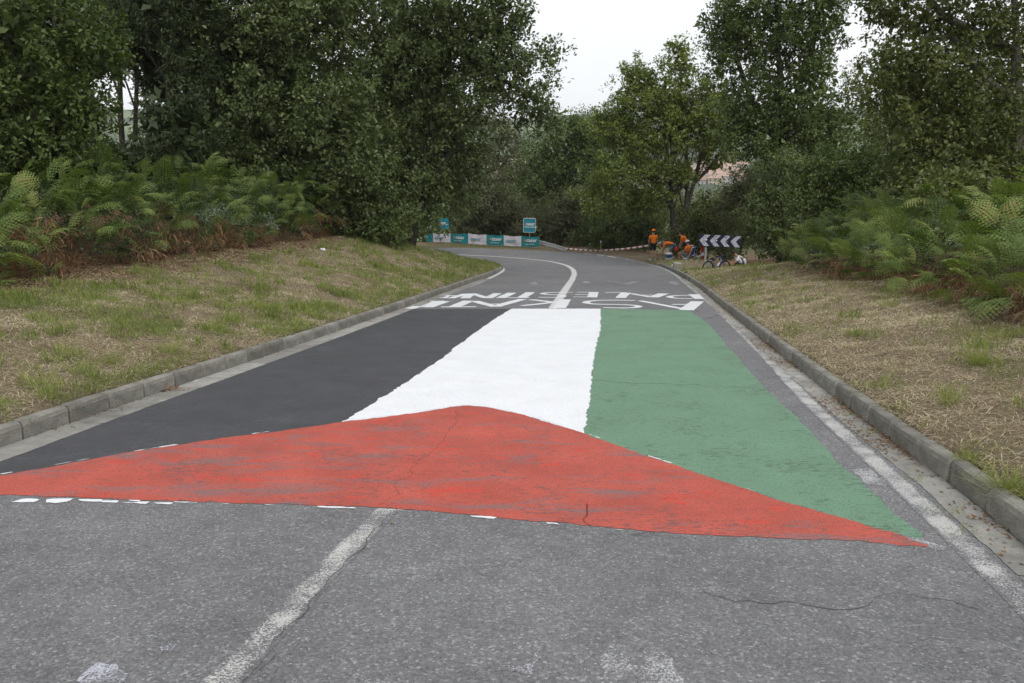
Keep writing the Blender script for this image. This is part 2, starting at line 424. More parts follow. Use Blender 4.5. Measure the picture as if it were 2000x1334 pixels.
def litterness(x, y, d, left):
    e = np.where(left, sstep(3.5, 4.5, d+.6*(vnoise(x, y, 1.3, 31)-.5)), sstep(2.0, 3.0, d+.6*(vnoise(x, y, 1.3, 31)-.5)))
    return e*np.where(left & (y > 24), .6, 1)
ny, nx = GX.shape
idx = np.arange(nx*ny).reshape(ny, nx)
q = np.stack([idx[:-1, :-1], idx[:-1, 1:], idx[1:, 1:], idx[1:, :-1]], -1).reshape(-1, 4)
rr = np.hypot(gx, gy-15)
terrain = mesh_np('ground', np.stack([gx, gy, gzv], 1), q, M_SOIL, attrs={
    'green': ('POINT', greenness(gx, gy, gd)*.5), 'litter': ('POINT', litterness(gx, gy, gd, gl)),
    'far': ('POINT', sstep(70, 160, rr))}, smooth=True)
tag(terrain, kind='structure')

def sheet(name, poly, mat, z=0, parent=None, jit=0, step=.5, inner=None, kind=None, jseed=0):
    P = np.asarray(poly, float)
    P = np.vstack([P, P[:1]]); P = resample(P, step if not jit else min(step, .03))[:-1]
    if jit:
        T = np.roll(P, -1, 0)-np.roll(P, 1, 0); T /= np.linalg.norm(T, axis=1)[:, None]+1e-9
        nn = np.stack([-T[:, 1], T[:, 0]], 1)
        a = (vnoise(P[:, 0], P[:, 1], 5, 40+jseed)-.5)*.9+(vnoise(P[:, 0], P[:, 1], 17, 41+jseed)-.5)*.7+(vnoise(P[:, 0], P[:, 1], 47, 42+jseed)-.5)*.6
        P = P+nn*(a*jit)[:, None]
    pts = [Vector(p) for p in P]; m = len(pts)
    if inner:
        x0, y0 = P.min(0); x1, y1 = P.max(0)
        X, Y = np.meshgrid(np.arange(x0+inner/2, x1, inner), np.arange(y0+inner/2, y1, inner)); X, Y = X.ravel(), Y.ravel()
        k = inside(X, Y, P) & (pdist(X, Y, np.vstack([P, P[:1]])) > inner*.3)
        pts += [Vector((a, b)) for a, b in zip(X[k], Y[k])]
    vs, es, fs, *_ = delaunay_2d_cdt(pts, [], [list(range(m))], 1, 1e-5)
    V = np.array([(v.x, v.y, 0) for v in vs]); V[:, 2] = rz(V[:, 1])+z
    flat = [i for f in fs for i in f]; sz = [len(f) for f in fs]
    if not sz: print('EMPTY SHEET', name, P[:3], len(P)); return sheet(name, np.asarray(poly, float), mat, z, parent, 0, .5, None, kind) if jit else mesh_np(name, np.c_[np.asarray(poly, float), rz(np.asarray(poly, float)[:, 1])+z], [list(range(len(poly)))], mat, parent)
    o = mesh_np(name, V, flat, mat, parent, sizes=np.array(sz, np.int32))
    if o.data.polygons and o.data.polygons[0].normal.z < 0: o.data.flip_normals()
    if kind: tag(o, kind=kind)
    return o
def ribbon_poly(P, w0, w1=None):             # polyline -> outline, offsets to left (w0) and right (w1)
    P = np.asarray(P, float); w1 = -w0 if w1 is None else w1
    T = np.gradient(P, axis=0); T /= np.linalg.norm(T, axis=1)[:, None]+1e-9
    nn = np.stack([-T[:, 1], T[:, 0]], 1)
    return np.vstack([P+nn*w0, (P+nn*w1)[::-1]])
sheet('road', ROADPOLY, M_ASPH, 0, step=.6, inner=1.2, kind='structure')

# gutters (concrete slabs against the kerb)
def slabs(P, w0, w1, length, name, y1, z=.003):
    root = None; P = resample(P, .1); P = P[(P[:, 1] > -1.5) & (P[:, 1] < y1)]
    full = ribbon_poly(P[::4], w0-.03*np.sign(w0-w1), w1)
    root = sheet(name, full, plain('gutter_joint', (.06, .055, .045)), .0015, step=.4, kind='structure')
    k = int(length/.1)
    for i in range(0, len(P)-k, k):
        seg = P[i:i+k+1]; T = (seg[-1]-seg[0]); T /= np.linalg.norm(T)
        s2 = seg.copy(); s2[0] += T*.006; s2[-1] -= T*.006
        sheet('gutter_slab', ribbon_poly(s2, w0, w1), M_GUT, z+.0012*random.random(), root, jit=.012, step=.1)
    return root
slabs(LE[:-6], -.008, -.30, 1.6, 'gutter', 30)
slabs(RE, .205, .008, 1.6, 'gutter', 30)

# kerbs: one object per stone
def stone_mesh(L, seed):
    r_ = random.Random(seed); prof = [(0, -.2), (.004, .105), (.014, .135), (.032, .148), (.095, .150), (.105, .135), (.105, -.2)]
    V = []; 
    for sx in (0, .03, .5, .97, 1):
        for (a, b) in prof:
            e = .010 if sx in (0, 1) else 0
            V.append(((sx-.5)*L, a+e*(a < .07)+r_.uniform(-.003, .003), b-e*(b > 0)*.8+r_.uniform(-.003, .003)))
    k = len(prof); F_ = []
    for i in range(4):
        for j in range(k-1): a = i*k+j; F_.append((a, a+1, a+k+1, a+k))
    bm = bmesh.new(); vs = [bm.verts.new(v) for v in V]
    for f in F_: bm.faces.new([vs[i] for i in f])
    bm.faces.new(vs[:k]); bm.faces.new(vs[-k:][::-1]); bmesh.ops.recalc_face_normals(bm, faces=bm.faces)
    me = bpy.data.meshes.new('kerb_stone'); bm.to_mesh(me); bm.free(); me.materials.append(M_KERB); return me
def kerb(P, y0, y1, side, L, label, keep=None):
    P = resample(P, .05); P = P[(P[:, 1] > y0) & (P[:, 1] < y1)] if keep is None else keep(P)
    bed = sheet('kerb', ribbon_poly(P[::6], side*-.005, side*.09), plain('kerb_bed', (.10, .095, .085)), -.02, step=.3, kind='structure')
    var = [stone_mesh(L-.014, s) for s in range(5)]
    k = int(round(L/.05)); 
    for i in range(0, len(P)-k, k):
        a, b = P[i], P[i+k]; m = (a+b)/2; t = Vector((b[0]-a[0], b[1]-a[1], float(rz(b[1])-rz(a[1])))).normalized()
        yv = Vector((-t.y, t.x, 0)).normalized()*side; zv = t.cross(yv); zv = zv if zv.z > 0 else -zv
        o = bpy.data.objects.new('kerb_stone', random.choice(var)); link(o, bed)
        j = random.uniform(-.006, .006)
        if side < 0: t = -t
        M3 = Matrix((t, yv, zv)).transposed() @ Matrix.Rotation(random.uniform(-.008, .008), 3, 'Z')
        ln = (Vector(a)-Vector(b)).length/L
        o.matrix_world = Matrix.Translation((m[0]+yv.x*j, m[1]+yv.y*j, float(rz(m[1]))+random.uniform(-.006, .006))) @ M3.to_4x4() @ Matrix.Diagonal((min(1, ln), 1, 1, 1))
    return bed
li = int(np.argmin(np.hypot(LE[:, 0]-LE[:, 0][LE[:, 1] > 30].max(), 0)))
kerb(LE[:-6], -1.2, 60, 1, .55, '')
kerb(RE, -1.2, 41, -1, .55, '')

# ---------------------------------------------------------------- road paint
cl = [(430, 1334), (590, 1165), (750, 996)]
def offs(P, a): return rpts([(x+a, y) for x, y in P])
def line_thing(name, pix, w, mat, label, jit=.02, ext=0, z=.002):
    P = rpts(pix)
    if ext: d = P[0]-P[1]; P = np.vstack([P[0]+d/np.linalg.norm(d)*ext, P])
    P = resample(chaikin(P, 2), .15)
    T = np.gradient(P, axis=0); T /= np.linalg.norm(T, axis=1)[:, None]+1e-9; nn = np.stack([-T[:, 1], T[:, 0]], 1)
    cs_ = np.linspace(-1, 1, 7); V = np.concatenate([P+nn*c_*w*.62 for c_ in cs_]); m_ = len(P); i = np.arange(m_-1)
    q_ = np.concatenate([np.stack([i+a*m_, i+1+a*m_, i+1+(a+1)*m_, i+(a+1)*m_], 1) for a in range(6)])
    o = mesh_np(name, np.c_[V, rz(V[:, 1])+z], q_, mat, attrs={'edge': ('POINT', np.repeat(np.abs(cs_), m_))})
    if o.data.polygons[0].normal.z < 0: o.data.flip_normals()
    return tag(o, label, 'road marking')
line_thing('centre_line', [(430, 1334), (520, 1238), (620, 1130), (690, 1060), (755, 994)], .13, M_LINE_OLD, 'worn cracked white centre line on bare asphalt in front of the red triangle', .03, 2.0)
line_thing('centre_line', [(1080, 604), (1092, 584), (1108, 560), (1119, 544), (1122.5, 533), (1118, 524.5), (1104, 517), (1080, 511), (1040, 506.2), (980, 501.5), (920, 498.5), (874, 496.5), (820, 494.5)], .2, M_LINE_FAR, 'clean white centre line curving left through the bend beyond the painted words', .008)
el = [(2040, 1213), (1990, 1162), (1925, 1103), (1830, 1012), (1758, 946), (1652, 850), (1580, 787), (1497, 697), (1428, 630), (1390, 594), (1362, 572), (1340, 554), (1320, 536.5), (1290, 521.5), (1260, 514), (1222, 506)]
line_thing('edge_line', el, .135, M_LINE, 'worn white edge line running along the right gutter to the bend', .02, 3)
line_thing('edge_line', [(796, 602), (860, 577), (920, 558.5), (953, 545), (978, 533), (984.5, 526), (979, 521.7), (958, 518.7), (918, 516), (890, 514.5), (850, 513)], .14, M_LINE_FAR, 'white edge line hugging the inner kerb on the left of the bend', .008)
for k, (a, b) in enumerate([((1203, 503), (1188, 500.3)), ((1179, 499), (1166, 497.4)), ((1154, 496.6), (1140, 495.6))]):
    line_thing('edge_dash', [a, ((a[0]+b[0])/2, (a[1]+b[1])/2), b], .16, M_LINE_FAR, ['white edge dash nearest the grass verge at the outside of the bend', 'white edge dash in the middle of three at the outside of the bend', 'white edge dash farthest left of three, below the striped tape'][k], .006)
tp = sheet('edge_spur', rpts([(1664, 918), (1700, 912), (1752, 942), (1735, 950), (1690, 945)]), M_FAINT, .0014, jit=.03, step=.05)
tag(tp, 'short worn white spur joining the right edge line beside the green paint', 'road marking')

flag = empty('painted_flag', (0, 0, 0)); tag(flag, 'huge flag painted across the road in black, white and green stripes with a red triangle', 'painted flag')
bw = [(1000, 603), (988, 610), (960, 627), (925, 652), (885, 682), (862, 701), (845, 712), (800, 742), (760, 767), (715, 797), (668, 824)]
wg = [(1173, 603), (1173, 640), (1169, 662), (1160, 690), (1156, 730), (1152, 770), (1146, 810), (1141, 846)]
rt_l = [(-140, 948), (0, 929), (120, 908), (230, 888), (400, 861), (540, 843), (668, 825), (800, 809), (900, 793), (915, 792), (960, 797)]
rt_r = [(1020, 810), (1141, 847), (1240, 884), (1330, 913), (1420, 944), (1500, 970), (1640, 1012), (1740, 1040), (1790, 1056), (1822, 1070)]
rt_b = [(1760, 1065), (1680, 1056), (1600, 1053), (1560, 1056), (1500, 1050), (1430, 1049), (1340, 1044), (1250, 1038), (1160, 1028), (1000, 1013), (880, 1002), (760, 992), (620, 988), (500, 984), (300, 977), (150, 972), (0, 966), (-140, 962)]
blk = [(-140, 946), (-150, 938), (0, 885), (105, 852), (180, 833), (245, 806), (300, 783), (350, 766), (400, 744), (437, 729), (525, 700), (585, 677), (651, 653), (720, 628), (790, 604)]
sheet('black_stripe', rpts(blk+[(870, 603.5)]+bw+rt_l[::-1][4:]), M_BLACK, .0012, flag, jit=.03, step=.05, jseed=1)
sheet('white_stripe', rpts(bw+rt_l[6:]+rt_r[:2]+wg[::-1]), M_WHITE, .0018, flag, jit=.032, step=.05, jseed=2)
sheet('green_stripe', rpts(wg+rt_r[1:9]+[(1806, 1050), (1795, 1036), (1770, 1018), (1744, 1000), (1700, 958), (1655, 920), (1640, 905), (1600, 862), (1560, 820), (1500, 764), (1470, 731), (1445, 703), (1420, 676), (1400, 650), (1380, 629), (1345, 606)]), M_GREEN, .0012, flag, jit=.03, step=.05, jseed=3)
sheet('red_triangle', rpts(rt_l+rt_r+rt_b), M_RED, .0026, flag, jit=.03, step=.05, jseed=4)
# white chalk outline under the red
def dashes(P, w, on, off, mat, z, seed):
    r_ = random.Random(seed); P = resample(rpts(P), .04); i = 0
    while i < len(P)-6:
        k = int(r_.uniform(*on)/.04); s_ = P[i:i+max(k, 4)]
        if len(s_) > 3: sheet('outline_dash', ribbon_poly(s_[::2], w*r_.uniform(.5, 1.2)), mat, z, flag, jit=.02, step=.04, jseed=seed+i)
        i += max(k, 4)+int(r_.uniform(*off)/.04)
dashes([(250, 978), (500, 986), (760, 995), (1000, 1015.5), (1160, 1031), (1340, 1046)], .006, (.08, .35), (.04, .35), M_WHITE, .0034, 3)
dashes([(1150, 848), (1240, 882), (1330, 911), (1500, 968), (1640, 1009), (1740, 1037)], .006, (.1, .35), (.1, .6), M_WHITE, .0032, 5)
dashes([(668, 823), (800, 807.5), (900, 791), (930, 791), (1020, 808), (1141, 846)], .010, (.3, .6), (.1, .4), M_WORD, .0032, 6)
dashes([(0, 927), (230, 886.5), (400, 860), (640, 828)], .008, (.1, .4), (.1, .8), M_WORD, .0032, 8)
for k, p in enumerate([[(26, 981), (46, 974), (79, 975), (70, 981)], [(90, 982), (92, 976), (144, 974), (132, 980), (110, 983)], [(154, 976), (200, 976), (196, 980), (160, 980)],
                       [(184, 980), (232, 978), (228, 983)], [(240, 982), (290, 980.5), (285, 985)], [(300, 983), (340, 982), (332, 986.5)]]):
    sheet('outline_dash', rpts(p), M_WHITE, .0034, flag, jit=.02, step=.04, jseed=k)
sheet('outline_dash', rpts([(1705, 1059), (1760, 1067), (1835, 1076), (1850, 1070), (1822, 1060), (1770, 1046), (1752, 1042), (1800, 1066), (1818, 1073)]), M_PATCH, .0020, flag, jit=.03, step=.04)

# painted words (strokes measured from the picture; they face riders coming up the hill)
def stroke(p, w, a=.5):
    P = rpts(p)
    if len(P) > 2: P = chaikin(P, 1)
    return P, w
def word(name, letters, label, mat, z):
    root = empty(name); tag(root, label, 'painted word'); k = 0
    for ch, strokes in letters:
        polys = [ribbon_poly(resample(stroke(s, w)[0], .12), w*.43) for s, w in strokes]
        V, Fl, Sz, off = [], [], [], 0
        lo = None
        for q_i, pl in enumerate(polys):
            o = sheet('letter', pl, mat, z+.0012*q_i, None, jit=.02, step=.05, jseed=k); k += 1
            me = o.data; vv = np.empty(len(me.vertices)*3); me.vertices.foreach_get('co', vv); V.append(vv.reshape(-1, 3))
            for f in me.polygons: Fl += [off+i for i in f.vertices]; Sz.append(len(f.vertices))
            off += len(me.vertices); bpy.data.objects.remove(o)
        mesh_np('letter', np.vstack(V), Fl, mat, root, sizes=np.array(Sz, np.int32))
    return root
w = .27
word('painted_word', [
 ('A', [([(1250, 587.5), (1300, 597), (1345, 605.5)], .20), ([(1362, 589), (1350, 598), (1341, 606)], .36), ([(1312, 595), (1352, 595)], .22)]),
 ('S', [([(1240, 587), (1190, 586.2), (1152, 587.5), (1141, 591.5), (1165, 594.7), (1215, 594.8), (1246, 597), (1248, 600.3), (1225, 602), (1178, 601)], .20)]),
 ('K', [([(1104, 585), (1092, 602)], .34), ([(1036, 585.5), (1092, 591.5)], .24), ([(1018, 597.5), (1060, 593.5), (1086, 589.5)], .22)]),
 ('A', [([(926, 588), (944, 593), (968, 599)], .28), ([(1021, 584.5), (996, 591), (968, 599)], .28), ([(940, 594.5), (990, 594)], .2)]),
 ('T', [([(916, 587.5), (888, 599)], .33), ([(862, 599.8), (931, 599.3)], .2)]),
 ('U', [([(846, 589), (800, 603)], .26), ([(840, 588.5), (868, 588.3)], .22), ([(868, 588.6), (834, 600.5)], .34)])],
 'big white painted word ASKATU facing away, nearest the painted flag', M_WORD, .0035)
word('painted_word', [
 ('P', [([(1355, 575), (1368, 584)], .34), ([(1352, 583.6), (1318, 583), (1304, 580), (1318, 577.4), (1360, 577.3)], .2)]),
 ('A', [([(1232, 573.5), (1272, 580.5)], .2), ([(1296, 573.5), (1276, 581)], .32), ([(1250, 576.5), (1285, 577)], .2)]),
 ('L', [([(1222, 572), (1212, 582)], .32), ([(1182, 571.3), (1224, 571.4)], .2)]),
 ('E', [([(1160, 570.5), (1156, 581)], .3), ([(1127, 571), (1160, 571)], .18), ([(1124, 575.7), (1156, 575.9)], .18), ([(1119, 580.4), (1157, 580.6)], .18)]),
 ('S', [([(1118, 570.8), (1075, 571.2), (1056, 573.5), (1070, 575.6), (1098, 576.4), (1103, 579), (1085, 581.3), (1052, 580.5)], .19)]),
 ('T', [([(1036, 571), (1020, 581)], .3), ([(992, 581.8), (1034, 581.6)], .19)]),
 ('I', [([(1000, 572), (978, 582)], .3)]),
 ('N', [([(972, 573), (952, 582.5)], .28), ([(922, 573.5), (950, 582)], .24), ([(920, 573.8), (908, 583)], .3)]),
 ('A', [([(872, 577), (862, 582.5)], .3), ([(910, 574), (880, 583)], .24), ([(868, 577), (895, 578)], .2), ([(858, 582), (890, 582.6)], .2)])],
 'big white painted word PALESTINA facing away, second row from the painted flag', M_WORD, .0035)
word('painted_word', [
 ('L', [([(1311, 549.5), (1320, 556)], .3), ([(1264, 549), (1313, 549)], .16)]),
 ('A', [([(1186, 548.5), (1222, 554.5)], .16), ([(1245, 549), (1222, 555)], .3)]),
 ('V', [([(1082, 551), (1118, 551.5), (1150, 552)], .14), ([(1142, 549), (1150, 554)], .3)]),
 ('E', [([(1040, 551), (1044, 556)], .3), ([(1026, 555), (1048, 555.4)], .2)])],
 'faded row of white painted letters starting LA, farthest from the painted flag', M_FAINT, .0035)

for k, (p, lab, m) in enumerate([
    ([(1166, 1345), (1172, 1290), (1192, 1262), (1212, 1262), (1232, 1280), (1248, 1300), (1262, 1272), (1290, 1262), (1312, 1290), (1330, 1330), (1335, 1350)], 'blotchy pale paint patch with two lobes at the bottom right of centre', M_FAINT),
    ([(975, 1308), (980, 1300), (1022, 1302), (1035, 1290), (1066, 1240), (1074, 1240), (1050, 1290), (1036, 1316), (1010, 1310)], 'faint corner of an old scrubbed letter near the bottom edge', M_PATCH),
    ([(148, 1340), (160, 1312), (196, 1298), (220, 1300), (234, 1330), (236, 1350)], 'whitish paint blot on the asphalt at the bottom left', M_BLOT),
    ([(668, 1340), (674, 1328), (720, 1328), (728, 1340)], 'small bright paint blot at the bottom edge left of centre', M_BLOT),
    ([(316, 1266), (336, 1264), (333, 1272), (324, 1276)], 'tiny round white paint drop on bare asphalt left of the centre line', M_BLOT)]):
    tag(sheet('paint_patch', rpts(p), m, .0018, jit=.05, step=.05, jseed=60+k), lab, 'paint patch')

# cracks: thin dark wandering strips
def crack(pix, wd, label, seed, z=.0030, mat=None):
    P = resample(rpts(pix), .05); r_ = np.random.default_rng(seed)
    T = np.gradient(P, axis=0); T /= np.linalg.norm(T, axis=1)[:, None]; nn = np.stack([-T[:, 1], T[:, 0]], 1)
    P = P+nn*((vnoise(P[:, 0]*3, P[:, 1]*3, 1.6, seed)-.5)*.10+(vnoise(P[:, 0], P[:, 1], 14, seed)-.5)*.05)[:, None]
    ww = wd*(.25+vnoise(P[:, 0], P[:, 1], 6, seed+3)); nn2 = nn*ww[:, None]/2
    V = np.vstack([P+nn2, P-nn2]); V = np.c_[V, rz(V[:, 1])+z]; m = len(P); i = np.arange(m-1)
    o = mesh_np('crack', V, np.stack([i, i+1, i+1+m, i+m], 1), mat or M_CRACK)
    return tag(o, label, 'crack')
M_CRACK = plain('dark_crack', (.075, .073, .072), .95, .1)
M_CRACKR = plain('red_crack', (.17, .05, .04), .95, .1)
M_CRACKG = plain('green_crack', (.05, .10, .06), .95, .1)
crack([(1370, 1155), (1500, 1174), (1660, 1188), (1760, 1165), (1830, 1172), (1910, 1192)], .0045, 'long fine crack across the bare asphalt at the lower right', 1)
crack([(470, 1334), (600, 1185), (690, 1090), (748, 1020)], .004, 'crack following the worn centre line on the bare asphalt', 2, .0042)
crack([(752, 988), (800, 930), (855, 865), (905, 800)], .006, 'crack running through the red triangle up to its tip', 3, .0030, M_CRACKR)
crack([(1158, 744), (1260, 749), (1330, 752), (1440, 757), (1500, 762)], .016, 'straight joint crossing the green stripe', 4, .0016, M_CRACKG)
crack([(380, 742), (560, 744), (760, 743)], .010, 'faint joint crossing the black stripe', 5, .0016)
crack([(1155, 985), (1156, 1028)], .012, 'short dark crack in the lower edge of the red triangle', 6, .0030, M_CRACKR)
crack([(852, 486), (868, 494), (884, 505), (893, 513)], .07, 'dark seam slanting across the road just before the inner bend', 7, .006)

# ---------------------------------------------------------------- foliage
def unit(v): return v/(np.linalg.norm(v, axis=-1, keepdims=True)+1e-9)
def leaves(C, cr, out, per, L, asp, seed, droop=0., flat=.55, ctint=None):
    """clump centres C, clump radii cr, outward dirs; per leaves per clump"""
    g = np.random.default_rng(seed); n_ = len(C); K = 9
    tw = unit(g.normal(size=(n_, K, 3))+out[:, None]*.8+np.array([0, 0, .25-droop]))
    ti = g.integers(0, K, (n_, per)); t = g.uniform(.15, 1.05, (n_, per))**.8
    D = np.take_along_axis(tw, ti[..., None].repeat(3, 2), 1)
    P = C[:, None]+D*(t*cr[:, None])[..., None]*np.array([1, 1, .8])+g.normal(size=(n_, per, 3))*(cr[:, None, None]*.13)
    P[..., 2] -= droop*.5*t*t*cr[:, None]
    A = unit(D*.7+g.normal(size=P.shape)*.75+np.array([0, 0, -.15-droop*.5]))
    N = unit(g.normal(size=P.shape)*flat+np.array([0, 0, .9])+out[:, None]*.35)
    Sd = unit(np.cross(A, N)); N = np.cross(Sd, A)
    Ls = L*g.uniform(.6, 1.3, (n_, per))[..., None]; Wd = Ls*asp
    b = P; tip = P+A*Ls; mid = P+A*Ls*.5+N*Ls*.10
    V = np.stack([b, mid+Sd*Wd*.5, tip, mid-Sd*Wd*.5], 2).reshape(-1, 3)
    ct = g.uniform(-.2, .2, n_) if ctint is None else ctint
    tint = np.clip(.42+ct[:, None]+g.normal(size=(n_, per))*.20, 0, 1).reshape(-1)
    return V, tint
LEAFN = [0]; DENS = 1.40
def crown(name, blobs, Z, L, mat, parent, seed, layers=2.4, asp=.55, droop=0, cs=.5, depth=1.0, flat=.55, fill=.07):
    """blobs: (px, py, rx, ry[, Z]) ellipsoids of the crown measured from the picture"""
    g = np.random.default_rng(seed); VV, TT, cents = [], [], []; L = L*1.13
    for bi, b in enumerate(blobs):
        px, py, rx, ry = b[:4]; z = b[4] if len(b) > 4 else Z
        c_ = at(px, py, z); k = z/F; Rx, Rz = rx*k, ry*k; Ry = (Rx*.6+Rz*.4)*depth
        off = py+ry < -10; cc = cs*(1.5 if off else 1)
        area = math.pi*rx*ry/4; lpx = (L*1.1)**2*asp*.42/(z/F*2)**2
        nl = layers*DENS*area/lpx*(.30 if off else (.7 if py < 0 else 1)); Lb = L*(1.7 if off else 1)
        m = max(8, int(2.6*(Rx*Rz+Rx*Ry+Ry*Rz)/cc**2)); per = max(10, int(nl/m))
        d = unit(g.normal(size=(m, 3))); r = 1-.62*g.random(m)**1.35
        lob = .80+.38*vnoise(d[:, 0]*2+d[:, 2], d[:, 1]*2-d[:, 2], 1.7, seed+bi)
        r = r*lob
        C = c_+d*np.array([Rx, Ry, Rz])*r[:, None]
        o = unit(d/np.array([Rx, Ry, Rz]))
        V, T = leaves(C, cc*g.uniform(.55, 1.25, m), o, per, Lb, asp, seed*31+bi, droop, flat)
        VV.append(V); TT.append(T); cents.append(C[r > .5])
        if fill:  # oversized inner leaves added to stop light passing through the crown
            m2_ = max(6, int(nl*fill*1.9/12)); d2 = unit(g.normal(size=(m2_, 3))); C2 = c_+d2*np.array([Rx, Ry, Rz])*(g.random(m2_)**.5*.58)[:, None]
            V, T = leaves(C2, cc*g.uniform(.6, 1.2, m2_), d2, 12, Lb*1.9, .6, seed*77+bi, 0, .9); VV.append(V); TT.append(T)
    V = np.vstack(VV); T = np.concatenate(TT); nf = len(T); LEAFN[0] += nf
    o = mesh_np(name, V-np.array(parent.location), np.arange(nf*4).reshape(-1, 4), mat, parent, attrs={'tint': ('FACE', T)})
    return o, np.vstack(cents)
def limbs(parent, base, joint, cents, r0, mat, seed, nl=14, stems=None, name='trunk'):
    g = random.Random(seed); p0 = Vector(parent.location); m = MB()
    b = Vector(base); j = Vector(joint); r0 = r0*.62
    if stems is None: stems = [[b+Vector((0, 0, -.3)), b.lerp(j, .5)+Vector((g.uniform(-.1, .1), g.uniform(-.1, .1), 0)), j]]
    for st in stems:
        st = [Vector(q) for q in st]
        m.tube([q-p0 for q in st], [r0*(1.25-.65*i/(len(st)-1)) if len(st) > 1 else r0 for i in range(len(st))], 9)
    o = m.build(name, mat, parent)
    if nl:
        m = MB(); idx_ = list(range(len(cents))); g.shuffle(idx_)
        for i in idx_[:nl]:
            e = Vector(cents[i]); st = g.choice(stems); a_ = g.randrange(1, len(st)-1) if len(st) > 2 else 0; s = Vector(st[a_]).lerp(Vector(st[a_+1]), g.uniform(.1, .9))
            if (e-s).length > .15*max(8, e.y): continue
            mid = s.lerp(e, .5)+Vector((g.uniform(-.3, .3), g.uniform(-.3, .3), g.uniform(-.1, .5)))
            L_ = (e-s).length; ra = min(r0*.45, .02+L_*.016)
            q1 = s.lerp(mid, .55)+Vector((g.uniform(-.12, .12), 0, g.uniform(0, .2)))
            m.tube([q-p0 for q in (s, q1, mid, mid.lerp(e, .55)+Vector((0, 0, g.uniform(-.15, .15))), e)], [ra, ra*.85, ra*.6, ra*.4, ra*.15], 5)
            for _ in range(2):
                e2 = Vector(cents[g.choice(idx_)])
                if (e2-mid).length < 3: m.tube([mid-p0, (mid.lerp(e2, .5)+Vector((0, 0, .1)))-p0, e2-p0], [ra*.4, ra*.28, ra*.1], 4)
        m.build('limbs', mat, parent)
    return o
def tree(name, base_px, Z, blobs, L, lm, label, cat, seed, r0=.15, joint_px=None, group=None, bark=None, nl=14, stems_px=None, **kw):
    bx = at(base_px, 450, Z); base = np.array([bx[0], bx[1], gz(bx[0], bx[1])-.05])
    t = empty(name, base); tag(t, label, cat, group)
    cr_, cents = crown('crown' if cat == 'tree' else 'foliage', blobs, Z, L, LM[lm], t, seed, **kw)
    if joint_px: j = at(*joint_px, Z)
    else: j = np.array([base[0], base[1], base[2]+1.2])
    stems = None
    if stems_px: stems = [[(base[0], base[1], base[2]-.3)]+[tuple(at(a, b_, Z+(c_[0] if c_ else 0))) for a, b_, *c_ in st] for st in stems_px]
    if r0: limbs(t, base, j, cents, r0, bark or M_BARK, seed, nl, stems, 'trunk' if cat == 'tree' else 'stem')
    return t
G_L = 'trees on the bank left of the road'; G_R = 'trees on the bank right of the road'; G_B = 'trees and shrubs behind the bend'
# left
tree('broadleaf_tree', 85, 17, [(40, 60, 190, 150), (150, 195, 80, 80), (60, 250, 150, 110), (60, 340, 165, 75, 17.5), (180, 70, 60, 70), (200, 110, 60, 40), (150, 340, 90, 60, 18), (-120, 200, 160, 260), (60, -190, 240, 150)],
     .105, 'oak', 'leafy tree with a thin pale forked trunk at the far left of the photo', 'tree', 11, .055, (75, 200), None, M_BARKP, 14,
     [[(68, 330), (66, 215), (62, 100), (48, -60)], [(66, 215), (85, 130), (105, 60), (110, -60)], [(95, 320), (110, 200), (120, 120)]], layers=1.9, asp=.48, cs=.36)
tree('pine_tree', 330, 27, [(330, 20, 140, 85), (420, 120, 90, 110), (240, 60, 60, 70), (400, -110, 230, 110), (350, 250, 70, 60, 24), (330, 330, 130, 60), (320, 130, 80, 70, 29), (210, 350, 110, 60, 22)],
     .16, 'pine', 'dark pine behind the ferns, between the far left tree and the big oak', 'tree', 12, .2, (330, 60), None, None, 18, layers=2.6, asp=.20, cs=.8)
tree('pine_tree', 250, 31, [(240, -20, 110, 60), (190, 90, 60, 60), (130, -80, 180, 110), (30, 150, 130, 150)],
     .17, 'pine', 'dark pine farthest back at the left, half behind the far left tree', 'tree', 13, .16, (235, 60), None, None, 14, layers=2.2, asp=.20, cs=.8,
     stems_px=[[(236, 230), (232, 60), (228, -90)], [(262, 330), (266, 200), (270, 60)]])
tree('oak_tree', 560, 27.5, [(520, 150, 140, 150), (470, 300, 100, 100), (600, 40, 170, 140), (640, 260, 150, 120), (420, 210, 60, 90), (560, -110, 230, 120), (560, 350, 150, 70), (410, 300, 60, 80)],
     .13, 'oakgrey', 'broad grey-green oak whose leaves reach down to the ferns on the left bank', 'tree', 14, .2, (560, 250), None, None, 20, layers=2.3, cs=.5)
tree('oak_tree', 800, 33, [(780, 130, 150, 140), (870, 60, 140, 110), (950, 90, 85, 60), (1000, 20, 45, 50), (985, 150, 95, 55), (1035, 205, 50, 42), (1055, 105, 42, 20), (1075, 250, 20, 22), (880, 230, 110, 80), (900, 330, 60, 85, 35),
     (730, 300, 110, 120), (820, 355, 90, 70), (720, 410, 110, 60), (765, 425, 55, 35), (842, 385, 30, 30), (780, -80, 260, 130), (960, -90, 120, 90)],
     .137, 'oakgrey', 'tallest dark oak on the left bank, its crown overhanging the bend beside the open sky', 'tree', 15, .26, (800, 260), None, None, 26, layers=2.2, cs=.55,
     stems_px=[[(806, 400), (800, 250), (792, 60), (790, -120)], [(806, 400), (842, 250), (870, 60), (880, -60)], [(812, 420), (900, 260), (975, 150), (1040, 190)], [(800, 250), (740, 120), (720, -50)]])
tree('shrub', 700, 28, [(650, 400, 70, 60), (700, 350, 80, 60), (740, 425, 75, 45), (620, 350, 60, 50, 27), (590, 400, 50, 50, 28), (690, 440, 60, 30), (775, 410, 45, 45, 31)], .115, 'oakgrey', 'grey-green shrub between the ferns and the bare crest of the left bank', 'shrub', 16, .04, None, None, layers=2.2, cs=.38, nl=8)
